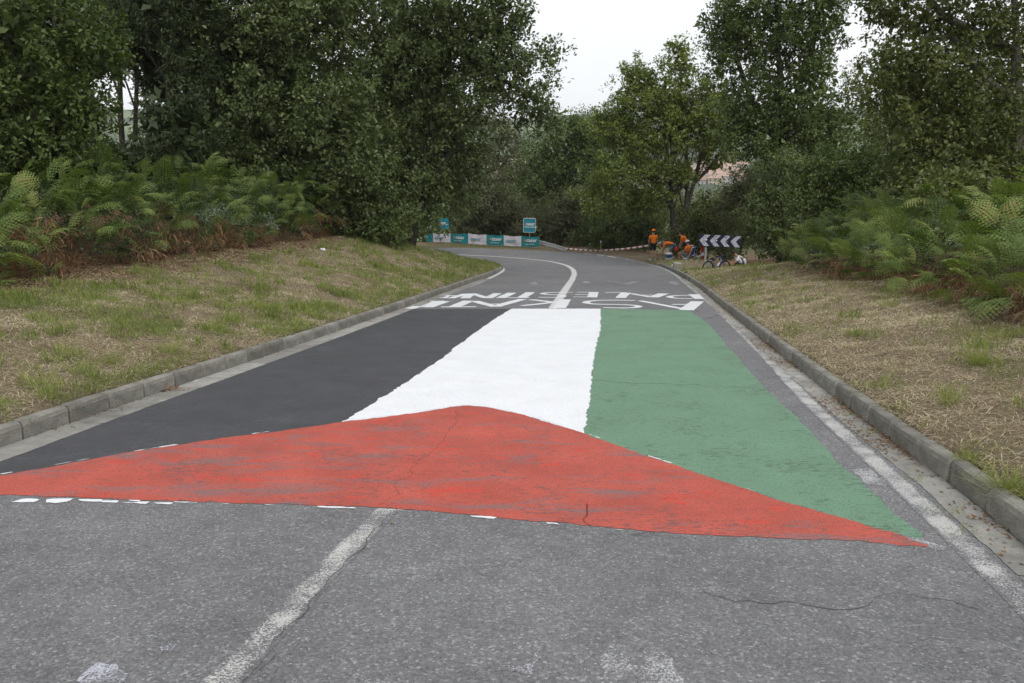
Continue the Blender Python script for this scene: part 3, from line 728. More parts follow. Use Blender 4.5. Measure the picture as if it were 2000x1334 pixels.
tree('shrub', 770, 34, [(758, 450, 50, 28, 30), (735, 455, 55, 25, 28), (800, 400, 35, 45, 33), (778, 447, 28, 22, 33)], .11, 'oak', 'dark undergrowth at the foot of the overhanging oak, left end of the banners', 'shrub', 17, .04, None, None, layers=2.4, cs=.45, nl=6)
# middle background
tree('willow_tree', 985, 78, [(990, 290, 50, 55), (960, 345, 55, 50), (1020, 350, 40, 40), (960, 240, 30, 40)], .20, 'willow', 'pale thin willow far behind the banners, in the gap beside the overhanging oak', 'tree', 21, .2, (985, 330), G_B, layers=1.3, cs=1.1, asp=.3)
tree('oak_tree', 1095, 64, [(1095, 300, 75, 55), (1060, 345, 65, 60), (1125, 255, 45, 38), (1150, 330, 55, 70), (1080, 400, 70, 45), (1075, 235, 20, 22), (1160, 270, 40, 40)], .17, 'oak', 'rounded dark green tree behind the bend, between the willow and the bright oak', 'tree', 22, .28, (1095, 360), G_B, layers=2.0, cs=.95)
tree('oak_tree', 1318, 50, [(1300, 190, 75, 62), (1330, 120, 34, 34), (1328, 92, 12, 16), (1250, 150, 36, 34), (1235, 200, 50, 40), (1290, 260, 95, 62), (1200, 255, 55, 45), (1180, 235, 35, 20), (1215, 330, 80, 50), (1180, 390, 60, 32), (1370, 250, 62, 62), (1300, 345, 75, 42), (1385, 185, 40, 46), (1400, 300, 35, 40), (1265, 390, 60, 30)],
     .15, 'bright', 'yellowish green oak with a dark forked trunk behind the people in orange', 'tree', 23, .20, (1330, 380), G_B, None, 22, layers=2.5, cs=.62, fill=.05,
     stems_px=[[(1313, 430), (1312, 380), (1306, 330), (1298, 240), (1300, 150)], [(1330, 418), (1348, 385), (1362, 330), (1376, 280), (1372, 220)], [(1318, 420), (1290, 370), (1255, 330), (1215, 300)], [(1354, 360), (1388, 325), (1405, 300)], [(1340, 400), (1346, 330), (1330, 260), (1330, 130)]])
tree('shrub', 960, 60, [(960, 400, 60, 60), (930, 440, 60, 40), (1000, 430, 60, 45)], .15, 'willow', 'grey-green willow bush standing right behind the white and teal banners', 'shrub', 24, .05, None, G_B, layers=2.4, cs=.8, asp=.28, nl=8)
tree('shrub', 1110, 59, [(1105, 430, 60, 60), (1060, 455, 50, 32), (1130, 400, 30, 35)], .14, 'willow', 'pale upright willow bush between the square sign and the guard rail end', 'shrub', 25, .05, None, G_B, layers=2.3, cs=.7, asp=.26, nl=8)
tree('shrub', 1200, 56, [(1190, 455, 80, 40), (1250, 440, 60, 50), (1150, 450, 50, 50, 62)], .13, 'oak', 'dark low scrub behind the striped tape', 'shrub', 26, .05, None, G_B, layers=2.6, cs=.6, nl=8)
tree('shrub', 1385, 47, [(1385, 430, 55, 60), (1350, 470, 50, 30), (1420, 450, 40, 50)], .12, 'olive', 'olive bush behind the chevron panel and the forked trunk', 'shrub', 27, .05, None, G_B, layers=2.2, cs=.6, nl=8)
tree('shrub', 1450, 43, [(1450, 395, 48, 60), (1480, 350, 45, 45)], .12, 'willow', 'grey willow-like bush right of the red roofs', 'shrub', 28, .05, None, G_B, layers=1.9, cs=.55, asp=.35, nl=8)
# right
tree('oak_tree', 1530, 36, [(1480, 55, 95, 95), (1420, 110, 42, 60), (1415, 30, 35, 45), (1560, 160, 95, 105), (1450, 200, 60, 60), (1500, 265, 85, 55), (1445, 250, 30, 40), (1590, 45, 75, 60), (1600, 250, 90, 60), (1560, -90, 210, 110)],
     .135, 'oak', 'tall dark oak right of the open sky, standing beyond the ferns', 'tree', 31, .24, (1530, 250), None, None, 22, layers=2.1, cs=.7,
     stems_px=[[(1534, 380), (1530, 250), (1520, 100), (1515, -60)], [(1530, 250), (1580, 120), (1610, -20)], [(1532, 300), (1470, 200), (1440, 120)]])
tree('oak_tree', 1990, 18, [(1770, 30, 90, 38), (1880, 30, 80, 50), (1985, 60, 60, 80), (1840, 150, 130, 62), (1720, 165, 60, 60), (1800, 240, 150, 60), (1920, 235, 110, 90), (1720, 10, 60, 35), (1850, 320, 150, 60), (1960, 320, 70, 70), (1900, 90, 60, 50), (1760, 110, 70, 45), (1860, -110, 260, 110), (2120, 150, 120, 220)],
     .085, 'olive', 'nearest big oak at the right edge, grey trunk hung with trailing vines', 'tree', 32, .16, (1990, 150), None, M_BARKP, 8, layers=1.95, cs=.40, fill=.05,
     stems_px=[[(1990, 340), (1990, 200), (1984, 60), (1975, -120)], [(1985, 100), (1905, 62), (1840, 30), (1790, -40)], [(1988, 210), (1920, 150), (1860, 72), (1800, 75)]])
tree('shrub', 1640, 26, [(1620, 340, 70, 55), (1700, 320, 70, 65), (1660, 400, 80, 40), (1770, 350, 80, 50), (1580, 390, 55, 40)], .085, 'oak', 'dark thicket right behind the first ferns on the right bank', 'shrub', 33, .04, None, None, layers=2.1, cs=.40, nl=10)
tree('shrub', 1530, 31, [(1530, 350, 65, 55), (1500, 420, 65, 55), (1560, 440, 70, 55), (1490, 450, 48, 48, 42), (1540, 480, 60, 32), (1610, 450, 60, 45, 27)], .10, 'oakgrey', 'grey-green thicket between the chevron panel and the ferns', 'shrub', 34, .04, None, None, layers=2.3, cs=.45, nl=10)
tree('shrub', 1900, 15, [(1880, 380, 120, 40), (1980, 370, 60, 50)], .08, 'olive', 'low olive scrub showing over the ferns at the right edge', 'shrub', 35, .03, None, None, layers=1.7, cs=.36, nl=8)
# far wood masses
def wood(name, blobs, label, seed, lm='oak', L=.24, layers=2.0):
    t = empty('tmp', at(*blobs[0][:2], blobs[0][4])); o, _ = crown(name, blobs, 60, L, LM[lm], t, seed, layers=layers, cs=1.3)
    o.parent = None; o.location = t.location; bpy.data.objects.remove(t); tag(o, label, 'woodland', kind='stuff'); return o
wood('woodland', [(60, 200, 120, 200, 44), (180, 380, 160, 60, 46), (400, 280, 90, 160, 42), (560, 200, 130, 190, 44), (740, 250, 120, 170, 46), (860, 330, 70, 120, 50), (-120, 200, 140, 240, 40), (880, 430, 60, 50, 68), (820, 440, 45, 45, 64), (330, -10, 120, 60, 46)],
     'dark wood filling the background behind the left bank', 41)
wood('woodland', [(1600, 330, 110, 70, 52), (1800, 200, 130, 110, 50), (1950, 260, 110, 140, 48), (1760, 380, 140, 60, 45), (1580, 420, 80, 50, 48), (2150, 260, 140, 180, 46), (1520, 330, 40, 60, 60)],
     'dark wood filling the background behind the right bank', 42, layers=1.8)
wood('woodland', [(960, 430, 80, 60, 75), (1080, 455, 80, 45, 74), (1220, 440, 90, 60, 72), (1350, 450, 90, 50, 66), (1420, 470, 60, 40, 60)],
     'green undergrowth on the slope falling away behind the bend', 43, 'olive', .26, 2.2)
wood('woodland', [(1000, 385, 90, 30, 150), (1150, 380, 110, 30, 150), (1300, 400, 100, 30, 140), (1440, 405, 90, 30, 130)],
     'pale treetops lower down the valley slope', 44, 'willow', .5, 1.8)

# ---------------------------------------------------------------- bracken
def frond_template(seed, pairs=12, pn=4):
    g = np.random.default_rng(seed); T = []
    def arc(t): return np.array([t*.92, 0, .30*math.sin(t*2.1)-.16*t*t])
    side_curl = g.uniform(-.12, .12)
    for i in range(pairs):
        t = .12+.86*i/(pairs-1); p = arc(t); p[1] = side_curl*t*t
        tan = unit(arc(min(t+.03, 1.05))-arc(t-.03))
        ln = .36*math.sin(math.pi*min(1, (t*.80+.17)))**.8*(1.0 if t < .93 else .6)*g.uniform(.85, 1.1)
        for s_ in (-1, 1):
            d = unit(np.array([tan[0]*.42, s_*1.0, tan[2]*.42-.18+g.uniform(-.12, .12)])); up = np.array([0, 0, 1.])
            w_ = unit(np.cross(d, up))
            for j in range(pn):
                u0 = j/pn; u1 = (j+1)/pn; c0 = p+d*ln*u0; c1 = p+d*ln*(u1*1.02); c0[2] -= .05*u0*u0*ln*3; c1[2] -= .05*u1*u1*ln*3
                wl = ln*.17*(1-u0*.85)*g.uniform(.8, 1.2)
                for q_ in (-1, 1): T.append([c0, c1, (c0+c1)/2+w_*q_*wl+d*wl*.35+np.array([0, 0, g.uniform(-.02, .01)])])
    for i in range(6):                       # rachis
        a, b = arc(-.35+1.3*i/6), arc(-.35+1.3*(i+1)/6); w_ = np.array([0, .008, 0]); T.append([a-w_, a+w_, b])
    return np.array(T)                       # (k,3,3)
FT = [frond_template(s) for s in range(6)]
def fronds(name, P, L, yaw, pitch, roll, mat, tint, label, cat, kind='stuff'):
    VV, TT = [], []; g = np.random.default_rng(len(P)); vi = g.integers(0, 6, len(P))
    for k in range(6):
        m = vi == k
        if not m.any(): continue
        T = FT[k]; q = T.reshape(1, -1, 3)*L[m][:, None, None]
        def rot(q, ang, a, b):
            c_, s_ = np.cos(ang)[:, None], np.sin(ang)[:, None]; r_ = q.copy(); r_[..., a] = q[..., a]*c_-q[..., b]*s_; r_[..., b] = q[..., a]*s_+q[..., b]*c_; return r_
        q = rot(q, roll[m], 1, 2); q = rot(q, pitch[m], 0, 2); q = rot(q, yaw[m], 0, 1)
        VV.append((q+P[m][:, None]).reshape(-1, 3)); TT.append((tint[m][:, None]+g.normal(size=(m.sum(), len(T)))*.09).reshape(-1))
    V = np.vstack(VV); T = np.clip(np.concatenate(TT), 0, 1); nf = len(T)
    o = mesh_np(name, V, np.arange(nf*3).reshape(-1, 3), mat, attrs={'tint': ('FACE', T)}); print(name, 'tris', nf)
    return tag(o, label, cat, kind=kind)
def band(P, dmin, dmax, ymin, ymax, n_, side, seed):
    g = np.random.default_rng(seed); Q = resample(P, .2); Q = Q[(Q[:, 1] > ymin) & (Q[:, 1] < ymax)]
    T = unit(np.gradient(Q, axis=0)); nn = np.stack([-T[:, 1], T[:, 0]], 1)*side
    i = g.integers(0, len(Q), n_); d = g.uniform(dmin, dmax, n_)
    X = Q[i]+nn[i]*d[:, None]; return X[:, 0], X[:, 1], d, nn[i], g
def bracken(P, side, d0, d1, y0, y1, n_, H, L0, mat, tint0, label, seed, low=False, name='bracken'):
    x, y, d, nn, g = band(P, d0, d1, y0, y1, n_, side, seed)
    edge = d0+.5*(vnoise(x, y, .8, seed)-.3)*1.4; k = d > edge; x, y, d, nn = x[k], y[k], d[k], nn[k]; n_ = len(x)
    zt = terr(x, y); hh = H(x, y, d)*(.75+.5*vnoise(x, y, .9, seed+1))
    f = g.random(n_)**(.6 if not low else 1.3); z = zt+hh*f*(.45 if low else 1)
    yaw = np.arctan2(-nn[:, 1], -nn[:, 0])+g.normal(size=n_)*1.0
    L = L0*g.uniform(.55, 1.2, n_); pitch = g.uniform(-.6, 1.0, n_) if not low else -g.uniform(.5, 1.7, n_)
    pitch = np.where(f > .8, pitch+.25, pitch)
    tint = np.clip(tint0+(vnoise(x, y, 1.1, seed+5)-.5)*.5+g.normal(size=n_)*.20+(.08*f), 0, .86)
    return fronds(name, np.stack([x, y, z], 1), L, yaw, pitch, g.normal(size=n_)*(.45 if not low else 1.0), mat, tint, label, 'bracken')
hL = lambda x, y, d: np.interp(y, [6, 9, 12, 16, 20, 26, 32], [.40, .50, .95, 1.55, 1.85, 1.7, 1.1])*np.clip((d-3.6)/1.6, .35, 1)
bracken(LE, 1, 4.35, 7.4, 6.0, 31, 1150, hL, .60, LM['fern'], .36, 'thick green bracken on top of the left bank', 51)
bracken(LE, 1, 4.3, 5.6, 6.8, 26, 60, lambda x, y, d: hL(x, y, d)*1.9, .55, LM['dead'], .42, 'rust brown withered bracken along the foot of the left thicket', 52, True, 'dead_bracken')
hR = lambda x, y, d: np.interp(y, [5, 8, 12, 17, 22], [1.0, 1.0, 1.1, 1.2, 1.25])*np.clip((d-1.6)/1.6, .4, 1.25)
bracken(RE, -1, 2.45, 5.8, 5.0, 25.5, 1150, hR, .60, LM['fern'], .44, 'bright green bracken covering the right bank', 53)
bracken(RE, -1, 2.5, 3.4, 8.0, 12.5, 70, lambda x, y, d: .6+0*x, .42, LM['dead'], .85, 'straw coloured dry bracken lying at the foot of the right ferns', 54, True, 'dead_bracken')
# brambles woven through the bracken
def brambles(P, side, d0, d1, y0, y1, m, per, H, lm, seed, label, L=.05, cs=.28, asp=.7, droop=0):
    x, y, d, nn, g = band(P, d0, d1, y0, y1, m, side, seed); z = terr(x, y)+H(x, y, d)*g.uniform(.05, .88, len(x))
    o_ = np.c_[-nn*.8, np.full(len(x), .5)]
    V, T = leaves(np.stack([x, y, z], 1), cs*g.uniform(.6, 1.3, len(x)), unit(o_), per, L, asp, seed, droop)
    o = mesh_np('brambles', V, np.arange(len(T)*4).reshape(-1, 4), LM[lm], attrs={'tint': ('FACE', T)}); LEAFN[0] += len(T)
    return tag(o, label, 'brambles', kind='stuff')
brambles(LE, 1, 4.6, 7.6, 6.0, 31, 700, 60, hL, 'bramble', 61, 'dull green brambles woven through the left bracken')
brambles(LE, 1, 4.45, 5.6, 6.5, 29, 125, 60, lambda x, y, d: 1.7*vnoise(x, y, .9, 4), 'dead', 65, 'rust brown hanging dead fern stems along the front of the left thicket', .20, .24, .10, 1.3)
brambles(RE, -1, 2.6, 3.6, 7.0, 20, 60, 60, lambda x, y, d: .5+0*x, 'dead', 66, 'a few brown dead stems along the foot of the right ferns', .18, .22, .10, 1.2)
brambles(RE, -1, 2.9, 6.4, 5, 26, 430, 50, hR, 'bramble', 62, 'dull green brambles under the right bracken')
brambles(LE, 1, 7.0, 11, 6.5, 27, 260, 50, lambda x, y, d: 2.2+0*x, 'oak', 63, 'dark bushes right behind the left bracken', .09, .5)
brambles(RE, -1, 6.2, 10, 5, 24, 240, 50, lambda x, y, d: 1.6+0*x, 'oak', 64, 'dark bushes right behind the right bracken', .09, .5)

# ---------------------------------------------------------------- grass
def infront(x, y, z, m=60):
    dx, dy, dz = x, y, z-HC; Zc = dy*CP-dz*SP; yc = dy*SP+dz*CP
    px = 1000+F*dx/np.maximum(Zc, .1); py = 667-F*yc/np.maximum(Zc, .1)
    return (Zc > .5) & (px > -m*7) & (px < 2000+m*8) & (py > 200) & (py < 1334+m*3), Zc
def blades(name, P, side, dmax, dens, lm, seed, el, Ln, wd_, pick, label, cat='grass', y1=44, zscale=.10, rel=1):
    g = np.random.default_rng(seed); Q = resample(P, .1); Q = Q[(Q[:, 1] > 0) & (Q[:, 1] < y1)]
    T = unit(np.gradient(Q, axis=0)); nn = np.stack([-T[:, 1], T[:, 0]], 1)*side
    w_ = dens(Q[:, 1])*.1*dmax; tot = int(w_.sum()); i = g.choice(len(Q), tot, p=w_/w_.sum())
    d = g.uniform(.085, dmax, tot); X = Q[i]+nn[i]*d[:, None]+T[i]*g.uniform(-.05, .05, tot)[:, None]
    x, y = X[:, 0], X[:, 1]; z = terr(x, y, None)
    ok, Zc = infront(x, y, z); ok &= pick(x, y, d, g); x, y, z, d, Zc = x[ok], y[ok], z[ok], d[ok], Zc[ok]; m = len(x)
    az = g.uniform(0, 2*math.pi, m); e = g.uniform(*el, m); L = g.uniform(*Ln, m)
    D = np.stack([np.cos(az)*np.cos(e), np.sin(az)*np.cos(e), np.sin(e)], 1); Sd = np.stack([-np.sin(az), np.cos(az), np.zeros(m)], 1)
    w_ = (wd_*(1+Zc*zscale)*g.uniform(.7, 1.3, m))[:, None]; B = np.stack([x, y, z-.004], 1)
    M_ = B+D*L[:, None]*.55; D2 = unit(D+np.array([0, 0, -.5])+g.normal(size=(m, 3))*.15); Tp = M_+D2*L[:, None]*.5
    V = np.stack([B, M_+Sd*w_*1.3, Tp, M_-Sd*w_*1.1], 1).reshape(-1, 3)
    t = np.clip(.5+(vnoise(x, y, 1.4, seed)-.5)*.4+(vnoise(x, y, 7, seed+1)-.5)*.35+g.normal(size=m)*.26, 0, 1)  # random blade tones; the fine noise also puts shadow clumps into the colour
    o = mesh_np(name, V, np.arange(m*4).reshape(-1, 4), LM[lm], attrs={'tint': ('FACE', t)}); print(name, m)
    return tag(o, label, cat, kind='stuff')
dn = lambda a, b: (lambda y: np.interp(y, [0, 8, 16, 30, 42], [a, a, (a+b)/2, b, b*.6]))
blades('dry_grass', LE, 1, 4.7, dn(2100, 440), 'dry', 71, (-.05, .5), (.05, .17), .00125, lambda x, y, d, g: g.random(len(x)) > greenness(x, y, d)*.45+.75*sstep(.52, .75, vnoise(x, y, 5.5, 81)*.6+vnoise(x, y, 13, 82)*.4), 'mown straw coloured grass on the left bank')
blades('dry_grass', RE, -1, 3.4, dn(2300, 480), 'dry', 72, (-.05, .5), (.05, .17), .00125, lambda x, y, d, g: g.random(len(x)) > greenness(x, y, d)*.45+.75*sstep(.52, .75, vnoise(x, y, 5.5, 81)*.6+vnoise(x, y, 13, 82)*.4), 'mown straw coloured grass on the right bank', y1=46)
gp = lambda x, y, d, g: g.random(len(x)) < greenness(x, y, d)*(1-litterness(x, y, d, x < 0)*.8)+.03
blades('green_grass', LE, 1, 4.6, dn(2000, 520), 'green', 73, (.5, 1.35), (.04, .13), .0014, gp, 'short green grass coming up through the left bank')
blades('green_grass', RE, -1, 3.0, dn(900, 420), 'green', 74, (.5, 1.35), (.04, .13), .0014, gp, 'short green grass coming up through the right bank', y1=48)
tf = lambda x, y, d, g: (vnoise(x, y, 3.4, 91)*.6+vnoise(x, y, 9, 92)*.4 > np.where(x > 1, .74, .70)) & (litterness(x, y, d, x < 0) < .5)
blades('grass_tufts', LE, 1, 4.4, dn(1900, 600), 'green', 77, (.7, 1.45), (.10, .24), .0016, tf, 'longer green tufts scattered over the left bank')
blades('grass_tufts', RE, -1, 2.9, dn(1100, 500), 'green', 78, (.7, 1.45), (.10, .24), .0016, tf, 'longer green tufts scattered over the right bank', y1=48)
lp = lambda x, y, d, g: g.random(len(x)) < litterness(x, y, d, x < 0)
blades('leaf_litter', LE, 1, 5.6, dn(750, 250), 'litter', 75, (-.1, .5), (.06, .16), .004, lp, 'rust brown dead fern litter along the top of the left bank', 'litter', 26)
blades('leaf_litter', RE, -1, 4.0, dn(350, 150), 'litter', 76, (-.1, .5), (.06, .16), .003, lp, 'brown litter under the ferns on the right bank', 'litter', 24)
print('LEAVES', LEAFN[0])

# ---------------------------------------------------------------- grass tufts and litter one can point at
def zc(p): return p[1]*CP-(p[2]-HC)*SP
def tuft(px, py, n_, h, lm, label, seed, spread=.06, cat='grass tuft', name='grass_tuft', p=None, w_=.0022):
    p = ground(px, py) if p is None else p; g = np.random.default_rng(seed)
    n_ = int(n_*2.0); h *= 1.25; spread *= 1.2; az = g.uniform(0, 6.28, n_); e = g.uniform(.7, 1.5, n_); L = h*g.uniform(.45, 1.15, n_)
    B = np.c_[g.normal(size=n_)*spread, g.normal(size=n_)*spread, np.full(n_, -.004)]
    D = np.stack([np.cos(az)*np.cos(e), np.sin(az)*np.cos(e), np.sin(e)], 1); Sd = np.stack([-np.sin(az), np.cos(az), 0*az], 1)
    w = (w_*.62*g.uniform(.7, 1.4, n_))[:, None]; M_ = B+D*L[:, None]*.5; T = M_+unit(D+np.c_[np.cos(az)*.5, np.sin(az)*.5, -.5+0*az])*L[:, None]*.5
    V = np.stack([M_+Sd*w, T, M_-Sd*w], 1).reshape(-1, 3); V = np.vstack([[0, 0, -.05], V]); i3 = 1+3*np.arange(n_)
    o = mesh_np(name, V, np.stack([0*i3, i3, i3+1, i3+2], 1), LM[lm], attrs={'tint': ('FACE', np.clip(.80+g.normal(size=n_)*.22, 0, 1))})
    o.location = p; return tag(o, label, cat)
tuft(1912, 712, 160, .17, 'green', 'lush green grass tuft alone on the straw, below the dry fern on the right bank', 1, .07)
tuft(1892, 905, 90, .11, 'green', 'yellow-green grass tuft just above the kerb at the lower right', 2, .035)
tuft(1852, 790, 70, .20, 'green', 'tall thin green grass tuft halfway up the right bank', 3, .05)
tuft(1975, 965, 150, .17, 'green', 'dense dark grass tuft at the right edge of the photo above the kerb', 4, .08)
tuft(1662, 655, 90, .14, 'green', 'bright green tuft in the middle of the right bank', 5, .06)
tuft(1735, 600, 110, .22, 'green', 'tall green tuft on the right bank just before the ferns', 6, .10)
tuft(1474, 530, 22, .40, 'fern', 'single leafy green weed standing on the right crest beside the cyclist', 7, .05, 'weed', 'tall_weed', None, .006)
tuft(1742, 872, 190, .11, 'bramble', 'dark green weed growing over the right kerb into the gutter', 8, .07, 'weed', 'kerb_weed', None, .004)
tuft(335, 757, 60, .10, 'green', 'small green weed in the joint of the left kerb', 9, .03, 'weed', 'kerb_weed')
tuft(215, 712, 110, .16, 'green', 'long green grass tuft low on the left bank near the left edge', 10, .09)
tuft(330, 690, 170, .17, 'green', 'widest green grass tuft on the left bank, above the kerb weed', 11, .13)
tuft(505, 620, 120, .15, 'green', 'green grass tuft in the middle of the left bank', 12, .12)
def debris(name, pts, lm, L, label, seed, cat='litter'):
    g = np.random.default_rng(seed); P = np.asarray(pts); n_ = len(P); az = g.uniform(0, 6.28, n_); e = g.uniform(-.1, .4, n_)
    A = np.stack([np.cos(az)*np.cos(e), np.sin(az)*np.cos(e), np.sin(e)], 1); Sd = np.stack([-np.sin(az), np.cos(az), g.normal(size=n_)*.3], 1)
    l = L*g.uniform(.4, 1.3, n_)[:, None]
    V = np.stack([P, P+A*l*.5+Sd*l*.28, P+A*l, P+A*l*.5-Sd*l*.28], 1).reshape(-1, 3)
    o = mesh_np(name, V, np.arange(n_*4).reshape(-1, 4), LM[lm], attrs={'tint': ('FACE', np.clip(g.normal(size=n_)*.25+.5, 0, 1))})
    return tag(o, label, cat, kind='stuff')
g0 = np.random.default_rng(5)
def gutter_pts(P, side, n_, w, ymax):
    Q = resample(P, .1); Q = Q[(Q[:, 1] > .5) & (Q[:, 1] < ymax)]; T = unit(np.gradient(Q, axis=0)); nn = np.stack([-T[:, 1], T[:, 0]], 1)*side
    pr = vnoise(Q[:, 0], Q[:, 1], 1.3, 77)**3+.02; i = g0.choice(len(Q), n_, p=pr/pr.sum()); d = w*g0.random(n_)**2.2+.01
    X = Q[i]-nn[i]*d[:, None]+T[i]*g0.uniform(-.06, .06, n_)[:, None]; return np.c_[X, rz(X[:, 1])+.008]
debris('gutter_litter', gutter_pts(RE, -1, 2600, .24, 22), 'litter', .028, 'brown dry needles and crumbs lying in the right gutter', 1)
debris('gutter_litter', gutter_pts(LE, 1, 420, .14, 20), 'litter', .024, 'sparse brown crumbs lying in the left gutter', 2)
pc = road(330, 762); debris('dead_leaves', np.c_[pc[0]+g0.normal(size=40)*.07, pc[1]+g0.normal(size=40)*.05, np.full(40, pc[2]+.012)], 'litter', .06, 'little heap of brown dead leaves against the left kerb', 3, 'dead leaves')
for k, (px, py) in enumerate([(1560, 716), (1600, 752), (1665, 812), (1700, 846), (1790, 938), (1880, 1040), (1520, 676), (1850, 1003)]):
    q_ = road(px, py); tuft(0, 0, 26, .045, 'green', 'x', 90+k, .05, 'weed', 'gutter_weed', q_, .0018)
gw = [o for o in COL.objects if o.name.startswith('gutter_weed')]
for o in gw: o['group'] = 'little weeds along the right gutter'; o['label'] = 'little green weed in a crack along the outer edge of the right gutter'
def one_leaf(px, py, L, col, label, name='fallen_leaf', cat='leaf'):
    p = road(px, py); m = MB()
    m.prism([(-L, 0, .004), (-L*.3, L*.34, .010), (L*.5, L*.28, .006), (L*1.1, 0, .012), (L*.4, -L*.32, .004), (-L*.4, -L*.3, .008)], (0, 0, .0015))
    o = m.build(name, plain('leaf_'+name+str(px), col, .6)); o.location = (p[0], p[1], p[2]+.002); o.rotation_euler.z = px; return tag(o, label, cat)
one_leaf(765, 1023, .016, (.20, .24, .07), 'yellow-green leaf lying on the asphalt just below the red triangle')
one_leaf(862, 1118, .006, (.5, .45, .35), 'tiny pale chip on the bare asphalt right of the centre line', 'stone_chip', 'stone')
p = ground(631, 491); m = MB(); m.ball((0, 0, .05), (.07, .05, .045), u=9, v=6)
o = m.build('paper_scrap', plain('white_paper', (.75, .76, .78), .7), smooth=False); o.location = p; tag(o, 'crumpled white paper scrap on the crest of the left bank', 'litter')
me = o.data
for v in me.vertices: v.co *= random.uniform(.75, 1.2)
p = ground(1757, 851+22); m = MB(); m.ball((0, 0, .012), (.022, .018, .014), u=8, v=6); o = m.build('snail_shell', plain('shell_brown', (.30, .16, .09), .4)); o.location = (p[0], p[1], p[2]+.0); tag(o, 'small round brown husk in the gutter beside the kerb weed', 'husk')

# ---------------------------------------------------------------- banner, square signs, guard rail, tape, delineator
M_TEAL = plain('teal_cloth', (.020, .245, .275), .55, .3, .10, 3)
M_TEALS = plain('teal_board', (.025, .27, .36), .35, .4, .04, 3)
M_WCL = plain('white_cloth', (.70, .67, .74), .6, .3, .06, 3)
M_WPR = plain('white_print', (.82, .84, .85), .5); M_TPR = plain('teal_print', (.10, .30, .36), .5); M_OPR = plain('orange_print', (.75, .30, .05), .5); M_GPR = plain('green_print', (.30, .55, .12), .5)
M_PINKP = plain('faded_print', (.55, .50, .56), .5)
M_GALV = plain('galvanised_steel', (.42, .43, .44), .45, .5, .12, 6, .35)
M_WOOD = plain('stake_wood', (.34, .26, .16), .8)
M_DARK = plain('dark_plastic', (.02, .02, .024), .5)
def text_mesh(txt, size, mat, name, parent, x, y, bold=.0, z=.004, M=None, sx=1):
    cu = bpy.data.curves.new(name, 'FONT'); cu.body = txt; cu.size = size; cu.offset = bold*size; cu.extrude = .0012; cu.resolution_u = 3
    cu.align_x = 'LEFT'; ob = bpy.data.objects.new(name, cu); me = bpy.data.meshes.new_from_object(ob)
    bpy.data.objects.remove(ob); me.materials.clear(); me.materials.append(mat)
    o = bpy.data.objects.new(name, me); link(o, parent)
    o.matrix_local = (M or Matrix()) @ Matrix.Translation((x, y, z)) @ Matrix.Diagonal((sx, 1, 1, 1)); return o
st = [832, 846, 880, 914.5, 950, 984, 1018, 1053]
gy_ = lambda x: np.interp(x, [832, 880, 950, 1000, 1053], [479, 480.2, 483, 485, 487.2])
ty = lambda x: np.interp(x, [832, 846, 880, 914, 950, 984, 1018, 1053], [457.5, 455.3, 456, 455.8, 458.2, 459.4, 461, 462.2])
by = lambda x: np.interp(x, [832, 846, 880, 914, 950, 984, 1018, 1053], [471, 472.2, 473.2, 475.6, 477.8, 479.6, 481.2, 482.3])
zb = [float(np.interp(a, [832, 1053], [57.8, 55.3])) for a in st]
ban = empty('banner', at(st[0], float(gy_(st[0])), zb[0])); tag(ban, 'long low banner of alternating white and teal panels outside the bend', 'banner')
bl = Vector(ban.location)
def frame(P0, P1):                            # matrix at P0, x to P1, z up
    x = (Vector(P1)-Vector(P0)); L = x.length; x.normalize(); y = Vector((0, 0, 1)); y = (y-x*y.dot(x)).normalized(); n_ = x.cross(y)
    return Matrix((x, y, n_)).transposed().to_4x4(), L
